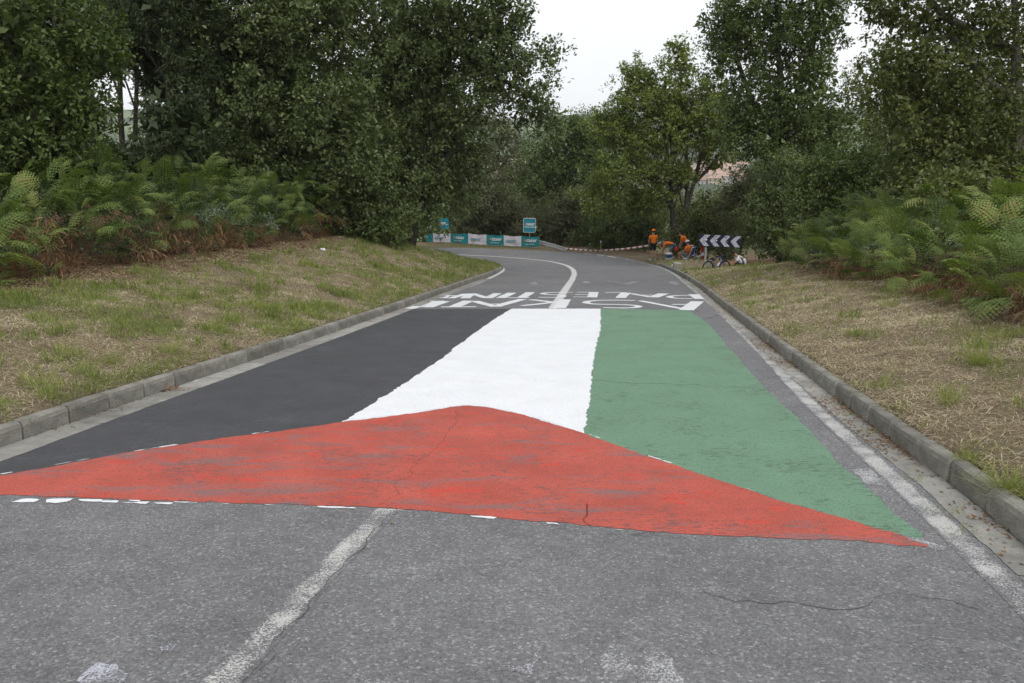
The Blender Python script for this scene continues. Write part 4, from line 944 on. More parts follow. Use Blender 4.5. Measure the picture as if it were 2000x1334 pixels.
for k in range(7):
    a, b = st[k], st[k+1]; teal = k % 2 == 0
    ya, yb_ = at(a, 475, zb[k])[1], at(b, 475, zb[k+1])[1]; b0 = Vector(aty(a, float(by(a)), ya)); b1 = Vector(aty(b, float(by(b)), yb_)); t0 = Vector(aty(a, float(ty(a)), ya)); t1 = Vector(aty(b, float(ty(b)), yb_))
    V = []; nxp, nyp = 14, 8; nrm = (b1-b0).cross(t0-b0).normalized(); H_ = (t0-b0).length
    for j in range(nyp+1):
        for i in range(nxp+1):
            u, v = i/nxp, j/nyp; p = b0.lerp(b1, u).lerp(t0.lerp(t1, u), v)
            sag = .035*math.sin(math.pi*u)*(v*1.0+.25); wv_ = .022*math.sin(u*9+v*4+k)+.014*math.sin(u*21-v*9+k*2)
            p = p-Vector((0, 0, sag))+nrm*wv_*math.sin(math.pi*(u*.96+.02)); V.append(p-bl)
    F_ = [(j*(nxp+1)+i, j*(nxp+1)+i+1, (j+1)*(nxp+1)+i+1, (j+1)*(nxp+1)+i) for j in range(nyp) for i in range(nxp)]
    pn = mesh_np('banner_panel', V, F_, M_TEAL if teal else M_WCL, ban, smooth=True)
    M, L = frame(b0-bl, b1-bl); M = Matrix.Translation(b0-bl) @ M
    if nrm.y > 0: pass
    Mx = M; off_ = .04
    if k > 0:
        text_mesh('caser', H_*.52, M_WPR if teal else M_TPR, 'lettering', pn, L*(.30 if teal else .13), H_*(.46 if teal else .33), .02, off_, Mx, .95)
        if teal:
            m = MB(); 
            for q_, (dx, cc) in enumerate([(0, 0)]): m.prism([(L*.16, H_*.5, off_), (L*.27, H_*.5, off_), (L*.27, H_*.78, off_)], (0, 0, .002))
            o = m.build('emblem', M_OPR, pn, False); o.matrix_local = Mx
            text_mesh('Grupo Helvetia', H_*.15, M_WPR, 'lettering', pn, L*.22, H_*.2, .01, off_, Mx, 1.0)
        else:
            text_mesh('Grupo Helvetia', H_*.14, M_PINKP, 'lettering', pn, L*.52, H_*.3, .01, off_, Mx, .9)
    else: text_mesh('r', H_*.5, M_WPR, 'lettering', pn, L*.1, H_*.5, .02, off_, Mx)
    q1 = aty(b, float(gy_(b))+1, yb_); q2 = aty(b, float(ty(b))-1.2, yb_)
    m = MB(); m.tube([Vector(q1)-bl+Vector((0, .03, 0)), Vector(q2)-bl+Vector((0, .03, 0))], .022, 6); m.build('stake', M_WOOD, ban)
def square_sign(x0, y0, x1, y1, xf, Z, label, torn=False):
    gp_ = at(xf, float(gy_(xf))+1.5, Z); r = empty('square_sign', gp_); tag(r, label, 'sign')
    b0 = Vector(aty(x0, y1, gp_[1]-.06))-Vector(gp_); b1 = Vector(aty(x1, y1-(2 if torn else -.5), gp_[1]-.04))-Vector(gp_); M, L = frame(b0, b1); M = Matrix.Translation(b0) @ M; H_ = (y1-y0)*Z/F
    m = MB(); pts = []
    c_ = L*.12
    if not torn:
        for (cx, cy, a0) in ((c_, c_, 180), (L-c_, c_, 270), (L-c_, H_-c_, 0), (c_, H_-c_, 90)):
            for t in (0, 30, 60, 90): pts.append((cx+c_*math.cos(R(a0+t)), cy+c_*math.sin(R(a0+t)), 0))
    else: pts = [(.03, .03, 0), (L*.35, -.01, 0), (L*.6, .0, 0), (L*.97, .02, 0), (L*.985, H_*.35, 0), (L*1.0, H_*.7, 0), (L*.93, H_*.95, 0), (L*.7, H_*1.0, 0), (L*.3, H_*.98, 0), (L*.10, H_*1.0, 0), (0, H_*.85, 0), (.005, H_*.5, 0), (.01, H_*.25, 0)]
    m.prism(pts, (0, 0, -.03)); o = m.build('sign_board', M_TEALS, r, False); o.matrix_local = M
    if not torn:
        m = MB(); m.tube([Vector((p[0], p[1], .004)) for p in pts]+[Vector((*pts[0][:2], .004))], .018, 4, False); q_ = m.build('sign_rim', M_WPR, r); q_.matrix_local = M
    t = 'caser' if not torn else 'caser'
    text_mesh(t, H_*.34, M_WPR, 'lettering', o, L*.22, H_*(.50 if not torn else .46), .03, .006, Matrix(), .80*L/.8 if not torn else .62)
    text_mesh('Grupo Helvetia', H_*.135, M_WPR, 'lettering', o, L*.10, H_*.34, .03, .006, Matrix(), .98*L/.8)
    m = MB(); m.prism([(L*.10, H_*.52, .006), (L*.21, H_*.52, .006), (L*.21, H_*.70, .006)], (0, 0, .002)); m.build('emblem', M_OPR, o, False)
    m = MB(); tp_ = M @ Vector((L*.5, H_*.6, -.05)); m.tube([(0, 0.05, -.2), (tp_.x, tp_.y, tp_.z)], .03, 8); m.build('post', M_GALV, r)
    return r
square_sign(1022, 426.5, 1045.5, 453.5, 1034, zb[6]+.25, 'flat teal square sign with white lettering above the right end of the banner')
square_sign(859, 427.5, 878, 447.5, 869, zb[1]+.5, 'crumpled teal square sign on a post over the left end of the banner', True)
# guard rail behind the banner, its end turned down into the ground
gr_ = empty('guard_rail', at(1060, 488, zb[7]+.3)); tag(gr_, 'galvanised guard rail behind the banner, its end sloping down into the ground beside it', 'guard rail'); gl_ = Vector(gr_.location)
rp = [(846, 464, zb[1]+.8), (950, 467, zb[4]+.5), (1040, 470.5, zb[7]+.5), (1056, 474, zb[7]+.2), (1080, 480, zb[7]-.6), (1104, 487.5, zb[7]-1.6)]
prof = [(-.155, 0), (-.12, .035), (-.075, .04), (-.035, 0), (.035, 0), (.075, .04), (.12, .035), (.155, 0)]
V, F_ = [], []
for i, (a, b, z_) in enumerate(rp):
    c_ = Vector(at(a, b, z_))-gl_
    for (h_, o_) in prof: V.append(c_+Vector((0, -o_-.02, h_*.9)))
    for (h_, o_) in prof[::-1]: V.append(c_+Vector((0, -o_-.014, h_*.9)))
k = 16
for i in range(len(rp)-1):
    for j in range(k): F_.append((i*k+j, i*k+(j+1) % k, (i+1)*k+(j+1) % k, (i+1)*k+j))
mesh_np('rail', V, F_, M_GALV, gr_)
for a in (870, 926, 980, 1036, 1062, 1083):
    i = np.interp(a, [q[0] for q in rp], range(len(rp))); i0 = min(int(i), len(rp)-2); f = i-i0
    pt = Vector(at(a, rp[i0][1]*(1-f)+rp[i0+1][1]*f, rp[i0][2]*(1-f)+rp[i0+1][2]*f))-gl_+Vector((0, .08, .1))
    m = MB(); m.box((pt.x, pt.y, pt.z-.45), (.11, .05, 1.0)); m.build('rail_post', M_GALV, gr_, False)
# striped tape
nT = NT('striped_tape', .5, .3); wvn = nT.t.nodes.new('ShaderNodeTexWave'); wvn.inputs['Scale'].default_value = 1.0; wvn.bands_direction = 'X'
nT.L(nT.co, wvn.inputs['Vector']); nT.base(nT.ramp(wvn.outputs['Fac'], [(.60, (.80, .78, .77)), (.66, (.42, .12, .10))])); M_TAPE = nT.m
tpx = [(1104, 485.5), (1116, 486.5), (1130, 488), (1150, 489.2), (1173, 489.6), (1190, 488.6), (1208, 487.2), (1226, 485.4), (1246, 482.8), (1266, 479.8), (1284, 475.8), (1300, 471.5)]
tz = np.interp([p_[0] for p_ in tpx], [1104, 1173, 1300], [zb[7]-1.0, 53, 48.5])
tpw = [Vector(at(a, b, z_)) for (a, b), z_ in zip(tpx, tz)]; o0 = tpw[4]
V = []
for i, q_ in enumerate(tpw):
    tw_ = .9*math.sin(i*1.1); V += [q_-o0+Vector((0, .05*math.sin(tw_), .062*math.cos(tw_*.6))), q_-o0-Vector((0, .05*math.sin(tw_), .062*math.cos(tw_*.6)))]
tape = mesh_np('barrier_tape', V, [(2*i, 2*i+1, 2*i+3, 2*i+2) for i in range(len(tpw)-1)], M_TAPE); tape.location = o0
tape.modifiers.new('thick', 'SOLIDIFY').thickness = .003
tag(tape, 'red and white striped tape stretched between guard rail end and forked tree', 'barrier tape')
dp = at(1173, 492.5, 53); r = empty('delineator_post', dp); tag(r, 'thin green roadside marker post with a white tip holding up the striped tape', 'marker post')
m = MB(); m.tube([(0, 0, -.1), (0, 0, .62)], [.035, .032], 8); m.build('post', plain('marker_green', (.22, .38, .10), .6), r)
m = MB(); m.tube([(0, 0, .62), (0, 0, .76)], [.036, .03], 8); m.build('tip', M_WPR, r)

# chevron panel
Zs = 36.5; Zs = 37.6; base = Vector(at(1377.5, 512.5, Zs))
cv = empty('chevron_sign', base); tag(cv, 'dark blue road sign panel with four white chevrons pointing left on a grey post', 'road sign')
b0 = Vector(aty(1363.5, 480.5, base.y-.06))-base; b1 = Vector(aty(1446, 484.2, base.y+.18))-base; M, L = frame(b0, b1); M = Matrix.Translation(b0) @ M; H_ = 23.2*Zs/F
M_NAVY = plain('navy_sheeting', (.012, .018, .045), .4, .5, .1, 8); M_CHEV = plain('grey_white_sheeting', (.50, .53, .58), .4, .4, .06, 10)
m = MB(); m.box((L/2, H_/2, -.02), (L, H_, .03), bev=.006); o = m.build('panel', M_NAVY, cv); o.matrix_local = M; panel = o
for k in range(4):
    x = L*(.015+.245*k); w_, d_ = L*.125, L*.115
    m = MB(); m.prism([(x, H_*.5, 0), (x+d_, H_*.96, 0), (x+d_+w_, H_*.96, 0), (x+w_, H_*.5, 0), (x+d_+w_, H_*.04, 0), (x+d_, H_*.04, 0)], (0, 0, .004)); m.build('chevron', M_CHEV, panel, False)
    r_ = random.Random(k)
    for _ in range((7, 12, 9, 2)[k]):
        ux, uy = x+d_*.4+r_.uniform(.1, .8)*w_, H_*r_.choice([.3, .45, .6, .75, .85]); pts = [Vector((ux+r_.uniform(-.03, .03)+.02*i, uy+r_.uniform(-.025, .025), .007)) for i in range(5)]
        m = MB(); m.tube(pts, .0055, 4); m.build('scribble', M_DARK, panel)
for ux, uy, rr_ in ((.175, .55, .04), (.42, .52, .032), (.665, .5, .018)):
    m = MB(); m.tube([(L*ux, H_*uy, 0), (L*ux, H_*uy, .006)], rr_, 10); m.build('sticker', M_WPR, panel)
m = MB(); m.box((0, .07, .4), (.085, .05, 1.45), bev=.004); m.build('post', M_GALV, cv)
M2 = Vector(at(1437, 484, Zs+.25))-base

# ---------------------------------------------------------------- people
def skin(name, J, E, mat, parent, sub=1, root=0):
    names = list(J); ix = {k: i for i, k in enumerate(names)}
    me = bpy.data.meshes.new(name); me.from_pydata([J[k][0] for k in names], [(ix[a], ix[b]) for a, b in E], []); me.update()
    o = bpy.data.objects.new(name, me); COL.objects.link(o)
    md = o.modifiers.new('s', 'SKIN'); md.use_smooth_shade = True; md.branch_smoothing = .3
    for k, v in zip(names, me.skin_vertices[0].data):
        r = J[k][1]; v.radius = (r, r) if not hasattr(r, '__len__') else r; v.use_root = (ix[k] == root)
    if sub: o.modifiers.new('b', 'SUBSURF').levels = sub
    dg = bpy.context.evaluated_depsgraph_get(); dg.update(); ev = o.evaluated_get(dg); me2 = bpy.data.meshes.new_from_object(ev)
    bpy.data.objects.remove(o); me2.materials.clear(); me2.materials.append(mat)
    if len(me2.polygons): me2.polygons.foreach_set('use_smooth', np.ones(len(me2.polygons), bool))
    return link(bpy.data.objects.new(name, me2), parent)
M_SKIN = plain('skin', (.42, .23, .15), .55, .4, .05); M_ORANGE = plain('orange_cotton', (.90, .21, .014), .8, .2, .08, 9)
M_BLKC = plain('black_cotton', (.02, .02, .024), .85, .2); M_DENIM = plain('denim', (.12, .19, .29), .85, .2, .15, 20); M_SHOE = plain('white_shoe', (.72, .73, .74), .6)
M_HAIR = plain('dark_hair', (.018, .012, .009), .6, .4); M_NVY = plain('navy_jersey', (.015, .022, .06), .7); M_WHC = plain('white_jersey', (.70, .71, .74), .7)
M_EYE = plain('eye_dark', (.02, .015, .012), .3, .5); M_GREYC = plain('grey_khaki', (.22, .21, .18), .85)
def person(loc, yaw, J, shirt, bottom, hat, label, long_=False, sleeve=None, pants_len=.85, hair=True, shoe=None, vest=None):
    r = empty('person', loc, yaw); tag(r, label, 'person'); V = {k: Vector(v) for k, v in J.items()}
    up = (V['head']-V['neck']).normalized(); fw = Vector(J.get('face', (0, 1, 0))).normalized(); fw = (fw-up*fw.dot(up)).normalized(); rt = fw.cross(up)
    mid = V['pel'].lerp(V['chest'], .5)
    B = {'pel': (V['pel'], .12), 'mid': (mid, .112), 'chest': (V['chest'], (.135, .12)), 'neck': (V['neck'], .052), 'jaw': (V['head']-up*.055+fw*.015, .068), 'head': (V['head']+up*.03, .088), 'crown': (V['head']+up*.095, .05),
         'nose': (V['head']+fw*.108-up*.01, .014), 'earL': (V['head']-rt*.088, .016), 'earR': (V['head']+rt*.088, .016)}
    E = [('pel', 'mid'), ('mid', 'chest'), ('chest', 'neck'), ('neck', 'jaw'), ('jaw', 'head'), ('head', 'crown'), ('head', 'nose'), ('head', 'earL'), ('head', 'earR')]
    for s_ in 'LR':
        S_, El, Wr = V[s_+'S'], V[s_+'E'], V[s_+'W']; H_, K, A = V[s_+'H'], V[s_+'K'], V[s_+'A']
        hd = (Wr-El).normalized(); sd = hd.cross(fw if abs(hd.dot(fw)) < .9 else up).normalized(); pl = hd.cross(sd)
        B[s_+'S'] = (S_, .06); B[s_+'S2'] = (S_.lerp(El, .4), .048); B[s_+'E'] = (El, .040); B[s_+'F'] = (El.lerp(Wr, .35), .041); B[s_+'W'] = (Wr, .027); B[s_+'P'] = (Wr+hd*.06, (.042, .018))
        E += [('chest', s_+'S'), (s_+'S', s_+'S2'), (s_+'S2', s_+'E'), (s_+'E', s_+'F'), (s_+'F', s_+'W'), (s_+'W', s_+'P')]
        for f, (o_, l_) in enumerate([(-.03, .062), (-.010, .075), (.010, .070), (.028, .055)]):
            a = Wr+hd*.105+sd*o_; B[f'{s_}f{f}a'] = (a, .010); B[f'{s_}f{f}b'] = (a+hd*l_*.55+pl*.012, .009); B[f'{s_}f{f}c'] = (a+hd*l_*.9+pl*.032, .008)
            E += [(s_+'P', f'{s_}f{f}a'), (f'{s_}f{f}a', f'{s_}f{f}b'), (f'{s_}f{f}b', f'{s_}f{f}c')]
        a = Wr+hd*.045-sd*.045; B[s_+'ta'] = (a, .012); B[s_+'tb'] = (a+hd*.035-sd*.012+pl*.015, .010); E += [(s_+'P', s_+'ta'), (s_+'ta', s_+'tb')]
        B[s_+'H'] = (H_, .085); B[s_+'T'] = (H_.lerp(K, .45), .075); B[s_+'K'] = (K, .052); B[s_+'C'] = (K.lerp(A, .32)-fw*.01, .053); B[s_+'A'] = (A, .034); B[s_+'O'] = (V[s_+'O'], .030)
        E += [('pel', s_+'H'), (s_+'H', s_+'T'), (s_+'T', s_+'K'), (s_+'K', s_+'C'), (s_+'C', s_+'A'), (s_+'A', s_+'O')]
        sh = {'a': (A-Vector((0, 0, .01)), .048), 'h': (A+(A-V[s_+'O']).normalized()*.045-Vector((0, 0, .035)), .04), 'm': (A.lerp(V[s_+'O'], .55)-Vector((0, 0, .02)), .045), 't': (V[s_+'O']+(V[s_+'O']-A).normalized()*.03-Vector((0, 0, .01)), .036)}
        skin('shoe', sh, [('a', 'h'), ('a', 'm'), ('m', 't')], shoe or M_SHOE, r)
    skin('body', B, E, M_SKIN, r, 1)
    Sh = {'pel': (V['pel']+(V['mid_'] if 'mid_' in V else (V['pel']-V['chest']).normalized()*.06), .150), 'mid': (mid, .142), 'chest': (V['chest'], (.165, .145)), 'n': (V['chest'].lerp(V['neck'], .62), .085)}
    E2 = [('pel', 'mid'), ('mid', 'chest'), ('chest', 'n')]
    for s_ in 'LR':
        Sh[s_] = (V[s_+'S'], .078); Sh[s_+'2'] = (V[s_+'S'].lerp(V[s_+'E'], .62), .066); E2 += [('chest', s_), (s_, s_+'2')]
    skin('shirt', Sh, E2, shirt, r, 2)
    Bt = {'pel': (V['pel'], .150)}; E3 = []
    for s_ in 'LR':
        Bt[s_+'H'] = (V[s_+'H'], .112); Bt[s_+'K'] = (V[s_+'H'].lerp(V[s_+'K'], pants_len), .088); E3 += [('pel', s_+'H'), (s_+'H', s_+'K')]
    skin('shorts', Bt, E3, bottom, r, 2)
    Rm = Matrix((rt, fw, up)).transposed()
    hc = V['head']+up*.035-fw*.008
    if hat is not None:
        m = MB(); m.ball(hc+up*.018, (.108, .118, .105), Rm, 14, 10, cut=-.1); m.build('cap', hat, r)
        m = MB(); m.prism([hc+rt*a+fw*b+up*c_ for a, b, c_ in ((-.075, .075, .022), (-.06, .15, .01), (-.02, .185, .004), (.02, .185, .004), (.06, .15, .01), (.075, .075, .022))], up*.008); m.build('visor', hat, r)
    if hair:
        m = MB(); m.ball(hc-fw*.014+up*(-.005 if hat is not None else .008), (.099, .104, .098), Rm, 14, 10, cut=-.35 if hat is None else -.6); m.build('hair', M_HAIR, r)
    m = MB()
    for s_ in (-1, 1): m.ball(V['head']+fw*.088+rt*.03*s_+up*.015, (.012, .008, .007), Rm, 8, 6)
    m.build('eyes', M_EYE, r)
    return r, V
stand = dict(pel=(0, 0, .98), chest=(0, 0, 1.30), neck=(0, .01, 1.49), head=(0, .03, 1.63), LS=(-.18, 0, 1.41), LE=(-.24, .02, 1.12), LW=(-.20, .14, .92), RS=(.18, 0, 1.41), RE=(.24, .02, 1.12), RW=(.19, .16, .93),
             LH=(-.09, 0, .92), LK=(-.11, .02, .50), LA=(-.12, -.02, .09), LO=(-.15, .12, .045), RH=(.09, 0, .92), RK=(.11, .02, .50), RA=(.13, -.02, .09), RO=(.17, .12, .045))
pA = place(1274.5, 506.5, 45)
person(pA, R(8), stand, M_ORANGE, M_BLKC, M_ORANGE, 'person standing alone with back turned, in orange T-shirt, orange cap and black shorts')
pB = place(1313, 505, 46)
bend = dict(pel=(0, 0, .82), chest=(0, .34, .90), neck=(0, .50, .84), head=(0, .62, .76), face=(0, .4, -1), LS=(-.18, .38, .92), LE=(-.22, .48, .66), LW=(-.12, .56, .44), RS=(.18, .38, .92), RE=(.22, .46, .66), RW=(.12, .58, .44),
            LH=(-.1, 0, .76), LK=(-.13, .16, .42), LA=(-.13, .0, .09), LO=(-.15, .14, .045), RH=(.1, 0, .76), RK=(.13, .14, .42), RA=(.14, -.03, .09), RO=(.17, .11, .045))
person(pB, R(68), bend, M_ORANGE, M_DENIM, M_ORANGE, 'person bent double over the blue cool box, in orange T-shirt, orange cap and denim shorts', pants_len=.9)
pC = place(1338, 507, 45.5); 
lean = dict(pel=(0, -.04, .95), chest=(0, .16, 1.22), neck=(0, .30, 1.34), head=(0, .40, 1.42), face=(0, .7, -1), LS=(-.18, .18, 1.28), LE=(-.2, .24, 1.0), LW=(-.14, .32, .76), RS=(.18, .18, 1.28), RE=(.2, .24, 1.0), RW=(.12, .30, .76),
            LH=(-.1, -.04, .9), LK=(-.11, .06, .48), LA=(-.12, -.02, .09), LO=(-.14, .13, .045), RH=(.1, -.04, .9), RK=(.11, .03, .48), RA=(.13, -.06, .09), RO=(.16, .08, .045))
person(pC, R(62), lean, M_ORANGE, M_BLKC, None, 'person leaning forward bareheaded with dark hair, in orange T-shirt and black shorts')
pD = place(1330, 513, 43)
sit = dict(pel=(0, -.38, .48), chest=(0, -.40, .80), neck=(0, -.36, .98), head=(0, -.32, 1.10), face=(.2, 1, -.25), LS=(-.19, -.39, .92), LE=(-.26, -.22, .68), LW=(-.14, -.02, .60), RS=(.19, -.39, .92), RE=(.26, -.22, .68), RW=(.16, 0, .60),
           LH=(-.1, -.34, .46), LK=(-.15, .08, .52), LA=(-.12, .02, .09), LO=(-.14, .17, .045), RH=(.1, -.34, .46), RK=(.13, .06, .52), RA=(.15, -.02, .09), RO=(.19, .12, .045))
rD, _ = person(pD, R(55), sit, M_ORANGE, M_GREYC, plain('red_white_cap', (.70, .62, .60), .8), 'person sitting on a folding chair, in orange T-shirt, pale cap and white shoes', pants_len=.8)
def stripes(name, a, b, sc=9, dirn='Z'):
    n_ = NT(name, .7); w_ = n_.t.nodes.new('ShaderNodeTexWave'); w_.inputs['Scale'].default_value = sc; w_.bands_direction = dirn; n_.L(n_.co, w_.inputs[0])
    n_.base(n_.ramp(w_.outputs['Fac'], [(.45, a), (.55, b)])); return n_.m
M_STR = stripes('striped_canvas', (.55, .50, .56), (.10, .05, .16), 7, 'Z')
def chair(loc, yaw, fab, label, back=.5):
    r = empty('folding_chair', loc, yaw); tag(r, label, 'chair')
    for s_ in (-1, 1):
        m = MB(); m.tube([(s_*.26, .28, 0), (s_*.26, -.22, .42), (s_*.26, -.36, .42+back)], .013, 6); m.build('frame_tube', M_WPR, r)
        m = MB(); m.tube([(s_*.24, -.34, 0), (s_*.24, .24, .40)], .013, 6); m.build('leg', M_WPR, r)
        m = MB(); m.tube([(s_*.27, -.30, .62), (s_*.27, .18, .60), (s_*.25, .2, .40)], .014, 6); m.build('armrest', M_DARK, r)
    for y_, z_ in ((.28, .01), (-.34, .01), (.24, .40), (-.37, .42+back)):
        m = MB(); m.tube([(-.26, y_, z_), (.26, y_, z_)], .012, 6); m.build('cross_bar', M_WPR, r)
    m = MB(); m.prism([(-.25, .23, .41), (.25, .23, .41), (.25, -.05, .36), (.25, -.23, .40), (-.25, -.23, .40), (-.25, -.05, .36)], (0, 0, .01)); m.build('seat', fab, r)
    m = MB(); m.prism([(-.25, -.235, .42), (.25, -.235, .42), (.25, -.37, .42+back), (-.25, -.37, .42+back)], (0, -.012, 0)); m.build('backrest', fab, r)
    return r
yD = R(55); cD = Vector(pD)+Vector((math.sin(yD)*.34, -math.cos(yD)*.34, 0)); cD.z = gz(cD.x, cD.y)
chair(cD, yD, plain('blue_canvas', (.05, .08, .2), .8), 'folding chair with a dark blue seat under the sitting person', .42)
pE = place(1357, 513, 43); chair(pE, R(-60+180+100), M_STR, 'empty folding chair with purple and white striped canvas left of the chevron sign post')
pf = Vector(pE)+Vector((.38, .05, .0)); m = MB(); fl = empty('draped_flag', pf); tag(fl, 'red, white and green flag hanging from the back of the striped chair', 'flag')
for nm, z0, z1, mt, dx in (('red_field', .55, .88, plain('flag_red', (.30, .02, .02), .8), 0), ('white_band', .38, .55, M_WHC, .02), ('green_band', .16, .40, plain('flag_green', (.03, .20, .07), .8), -.05), ('red_corner', .02, .40, plain('flag_red2', (.38, .02, .03), .8), .07)):
    m = MB(); pts = [(dx-.07, 0, z0), (dx+.08, .03, z0+.02), (dx+.07, 0, z1), (dx-.05, .03, z1)]; m.prism(pts, (0, .03, 0)); m.build(nm, mt, fl)
m = MB(); m.tube([(.0, .05, -.02), (.0, .05, .98)], .012, 6); m.build('flag_pole', M_DARK, fl)
pc_ = place(1305.5, 506, 45); cb = empty('cool_box', pc_, R(20)); tag(cb, 'blue cool box with a white lid and base beside the bending person', 'cool box')
m = MB(); m.box((0, 0, .06), (.30, .26, .12), bev=.015); m.build('base', M_WHC, cb)
m = MB(); m.box((0, 0, .21), (.32, .28, .18), bev=.015); m.build('box_body', plain('cool_blue', (.02, .10, .22), .5), cb)
m = MB(); m.box((0, 0, .335), (.34, .30, .07), bev=.02); m.build('lid', M_WHC, cb)
m = MB(); m.tube([(-.17, 0, .30), (-.15, 0, .42), (.15, 0, .42), (.17, 0, .30)], .01, 6); m.build('handle', M_WHC, cb)
q_ = at(1321, 487, zc(pB)-.5); m = MB(); m.ball((0, 0, 0), (.11, .08, .13), u=10, v=8); o = m.build('red_bag', plain('red_plastic', (.62, .03, .015), .5)); o.location = q_
for v in o.data.vertices: v.co *= random.uniform(.8, 1.15)
tag(o, 'small red bag held between the leaning person and the bending person', 'bag')
q_ = ground(1323, 527); m = MB(); m.box((0, 0, .12), (.36, .34, .40), bev=.03); o = m.build('concrete_block', plain('block_concrete', (.30, .29, .25), .9)); o.location = q_; tag(o, 'pale concrete block at the far end of the right kerb', 'concrete block')
q_ = ground(1314, 521.5); m = MB(); m.ball((0, 0, .05), (.10, .08, .06), u=10, v=7); o = m.build('white_rag', plain('rag_white', (.66, .66, .60), .8), smooth=False); o.location = q_
for v in o.data.vertices: v.co *= random.uniform(.7, 1.2)
tag(o, 'crumpled white rag lying beside the concrete block', 'rag')
q_ = ground(1340, 533); m = MB(); m.box((0, 0, .03), (.16, .08, .05), Matrix.Rotation(.5, 3, 'Z'), .015); o = m.build('stone', plain('dark_stone', (.06, .05, .045), .9)); o.location = q_; tag(o, 'dark stone in the grass right of the concrete block', 'stone')

# bicycle
cW = Vector(place(1381, 540, 35.2)); Zb = zc(cW); fW = Vector(at(1418, 538, Zb+.55)); fW.z = max(fW.z, gz(fW.x, fW.y))
yb = math.atan2(fW.y-cW.y, fW.x-cW.x); bk = empty('bicycle', cW); bk.rotation_euler = (0, -math.atan2(fW.z-cW.z, math.hypot(fW.x-cW.x, fW.y-cW.y)), yb)
tag(bk, 'dark blue racing bicycle with a white bottle standing in front of the chevron post', 'bicycle')
WR, WB = .335, 1.0; M_TYRE = plain('tyre_rubber', (.012, .012, .013), .8); M_CARB = plain('carbon_black', (.02, .02, .022), .35, .5); M_BLUE = plain('blue_paint', (.015, .03, .16), .25, .5, .05); M_SPK = plain('spoke_steel', (.35, .35, .36), .4, .5, .05, 5, .6)
for x in (0, WB):
    wl_ = MB().torus((x, 0, WR), (0, 1, 0), WR-.014, .015, 40, 8).build('tyre', M_TYRE, bk)
    MB().torus((x, 0, WR), (0, 1, 0), WR-.045, .022, 40, 6).build('rim', M_CARB, wl_)
    m = MB(); m.tube([(x, -.05, WR), (x, .05, WR)], .02, 8); m.build('hub', M_CARB, wl_)
    m = MB()
    for i in range(24):
        a = 2*math.pi*i/24; m.tube([(x+.02*math.cos(a+.5), .02*(-1)**i, WR+.02*math.sin(a+.5)), (x+(WR-.06)*math.cos(a), 0, WR+(WR-.06)*math.sin(a))], .0022, 3, False)
    m.build('spokes', M_SPK, wl_)
bb = (.41, 0, .27); stt = (.26, 0, .80); hd0 = (.80, 0, .82); hd1 = (.85, 0, .66)
m = MB()
m.tube([bb, stt], [.02, .016], 8); m.tube([(stt[0]+.01, 0, .77), hd0], .018, 8); m.tube([bb, hd1], .028, 8); m.tube([hd0, hd1], .023, 8)
for s_ in (-1, 1): m.tube([bb, (0, s_*.06, WR)], .011, 6); m.tube([(.28, 0, .72), (0, s_*.06, WR)], .009, 6)
m.build('frame', M_BLUE, bk)
m = MB(); [m.tube([hd1, (.88, s_*.05, .60), (WB, s_*.055, WR)], .012, 6) for s_ in (-1, 1)]; m.build('fork', M_BLUE, bk)
m = MB(); m.tube([stt, (.215, 0, .96)], .014, 8); m.build('seat_post', M_CARB, bk)
m = MB(); m.prism([(.08, -.07, .965), (.10, -.075, .97), (.22, -.035, .965), (.35, -.015, .955), (.35, .015, .955), (.22, .035, .965), (.10, .075, .97), (.08, .07, .965)], (0, 0, .03)); m.build('saddle', M_CARB, bk)
m = MB(); m.tube([hd0, (.79, 0, .87), (.88, 0, .90)], .015, 8); m.tube([(.88, -.21, .90), (.88, .21, .90)], .014, 8)
for s_ in (-1, 1): m.tube([(.88, s_*.21, .90), (.96, s_*.21, .90), (1.0, s_*.21, .85), (.98, s_*.21, .78), (.90, s_*.21, .76)], .015, 8); m.tube([(.96, s_*.21, .90), (1.0, s_*.21, .97)], .016, 6)
m.build('handlebar', M_CARB, bk)
m = MB(); m.tube([(.41, -.055, .27), (.41, -.065, .27)], .095, 20); m.build('chainring', M_CARB, bk)
m = MB(); m.tube([(.41, -.07, .27), (.50, -.075, .13)], .010, 6); m.tube([(.41, .07, .27), (.32, .075, .41)], .010, 6); m.build('crank', M_CARB, bk)
for x_, y_, z_ in ((.50, -.11, .13), (.32, .11, .41)): m = MB(); m.box((x_, y_, z_), (.08, .06, .02)); m.build('pedal', M_CARB, bk)
m = MB(); m.tube([(.56, 0, .42), (.65, 0, .55)], .037, 10); m.tube([(.65, 0, .55), (.675, 0, .585)], [.025, .018], 8); m.build('bottle', M_WHC, bk)
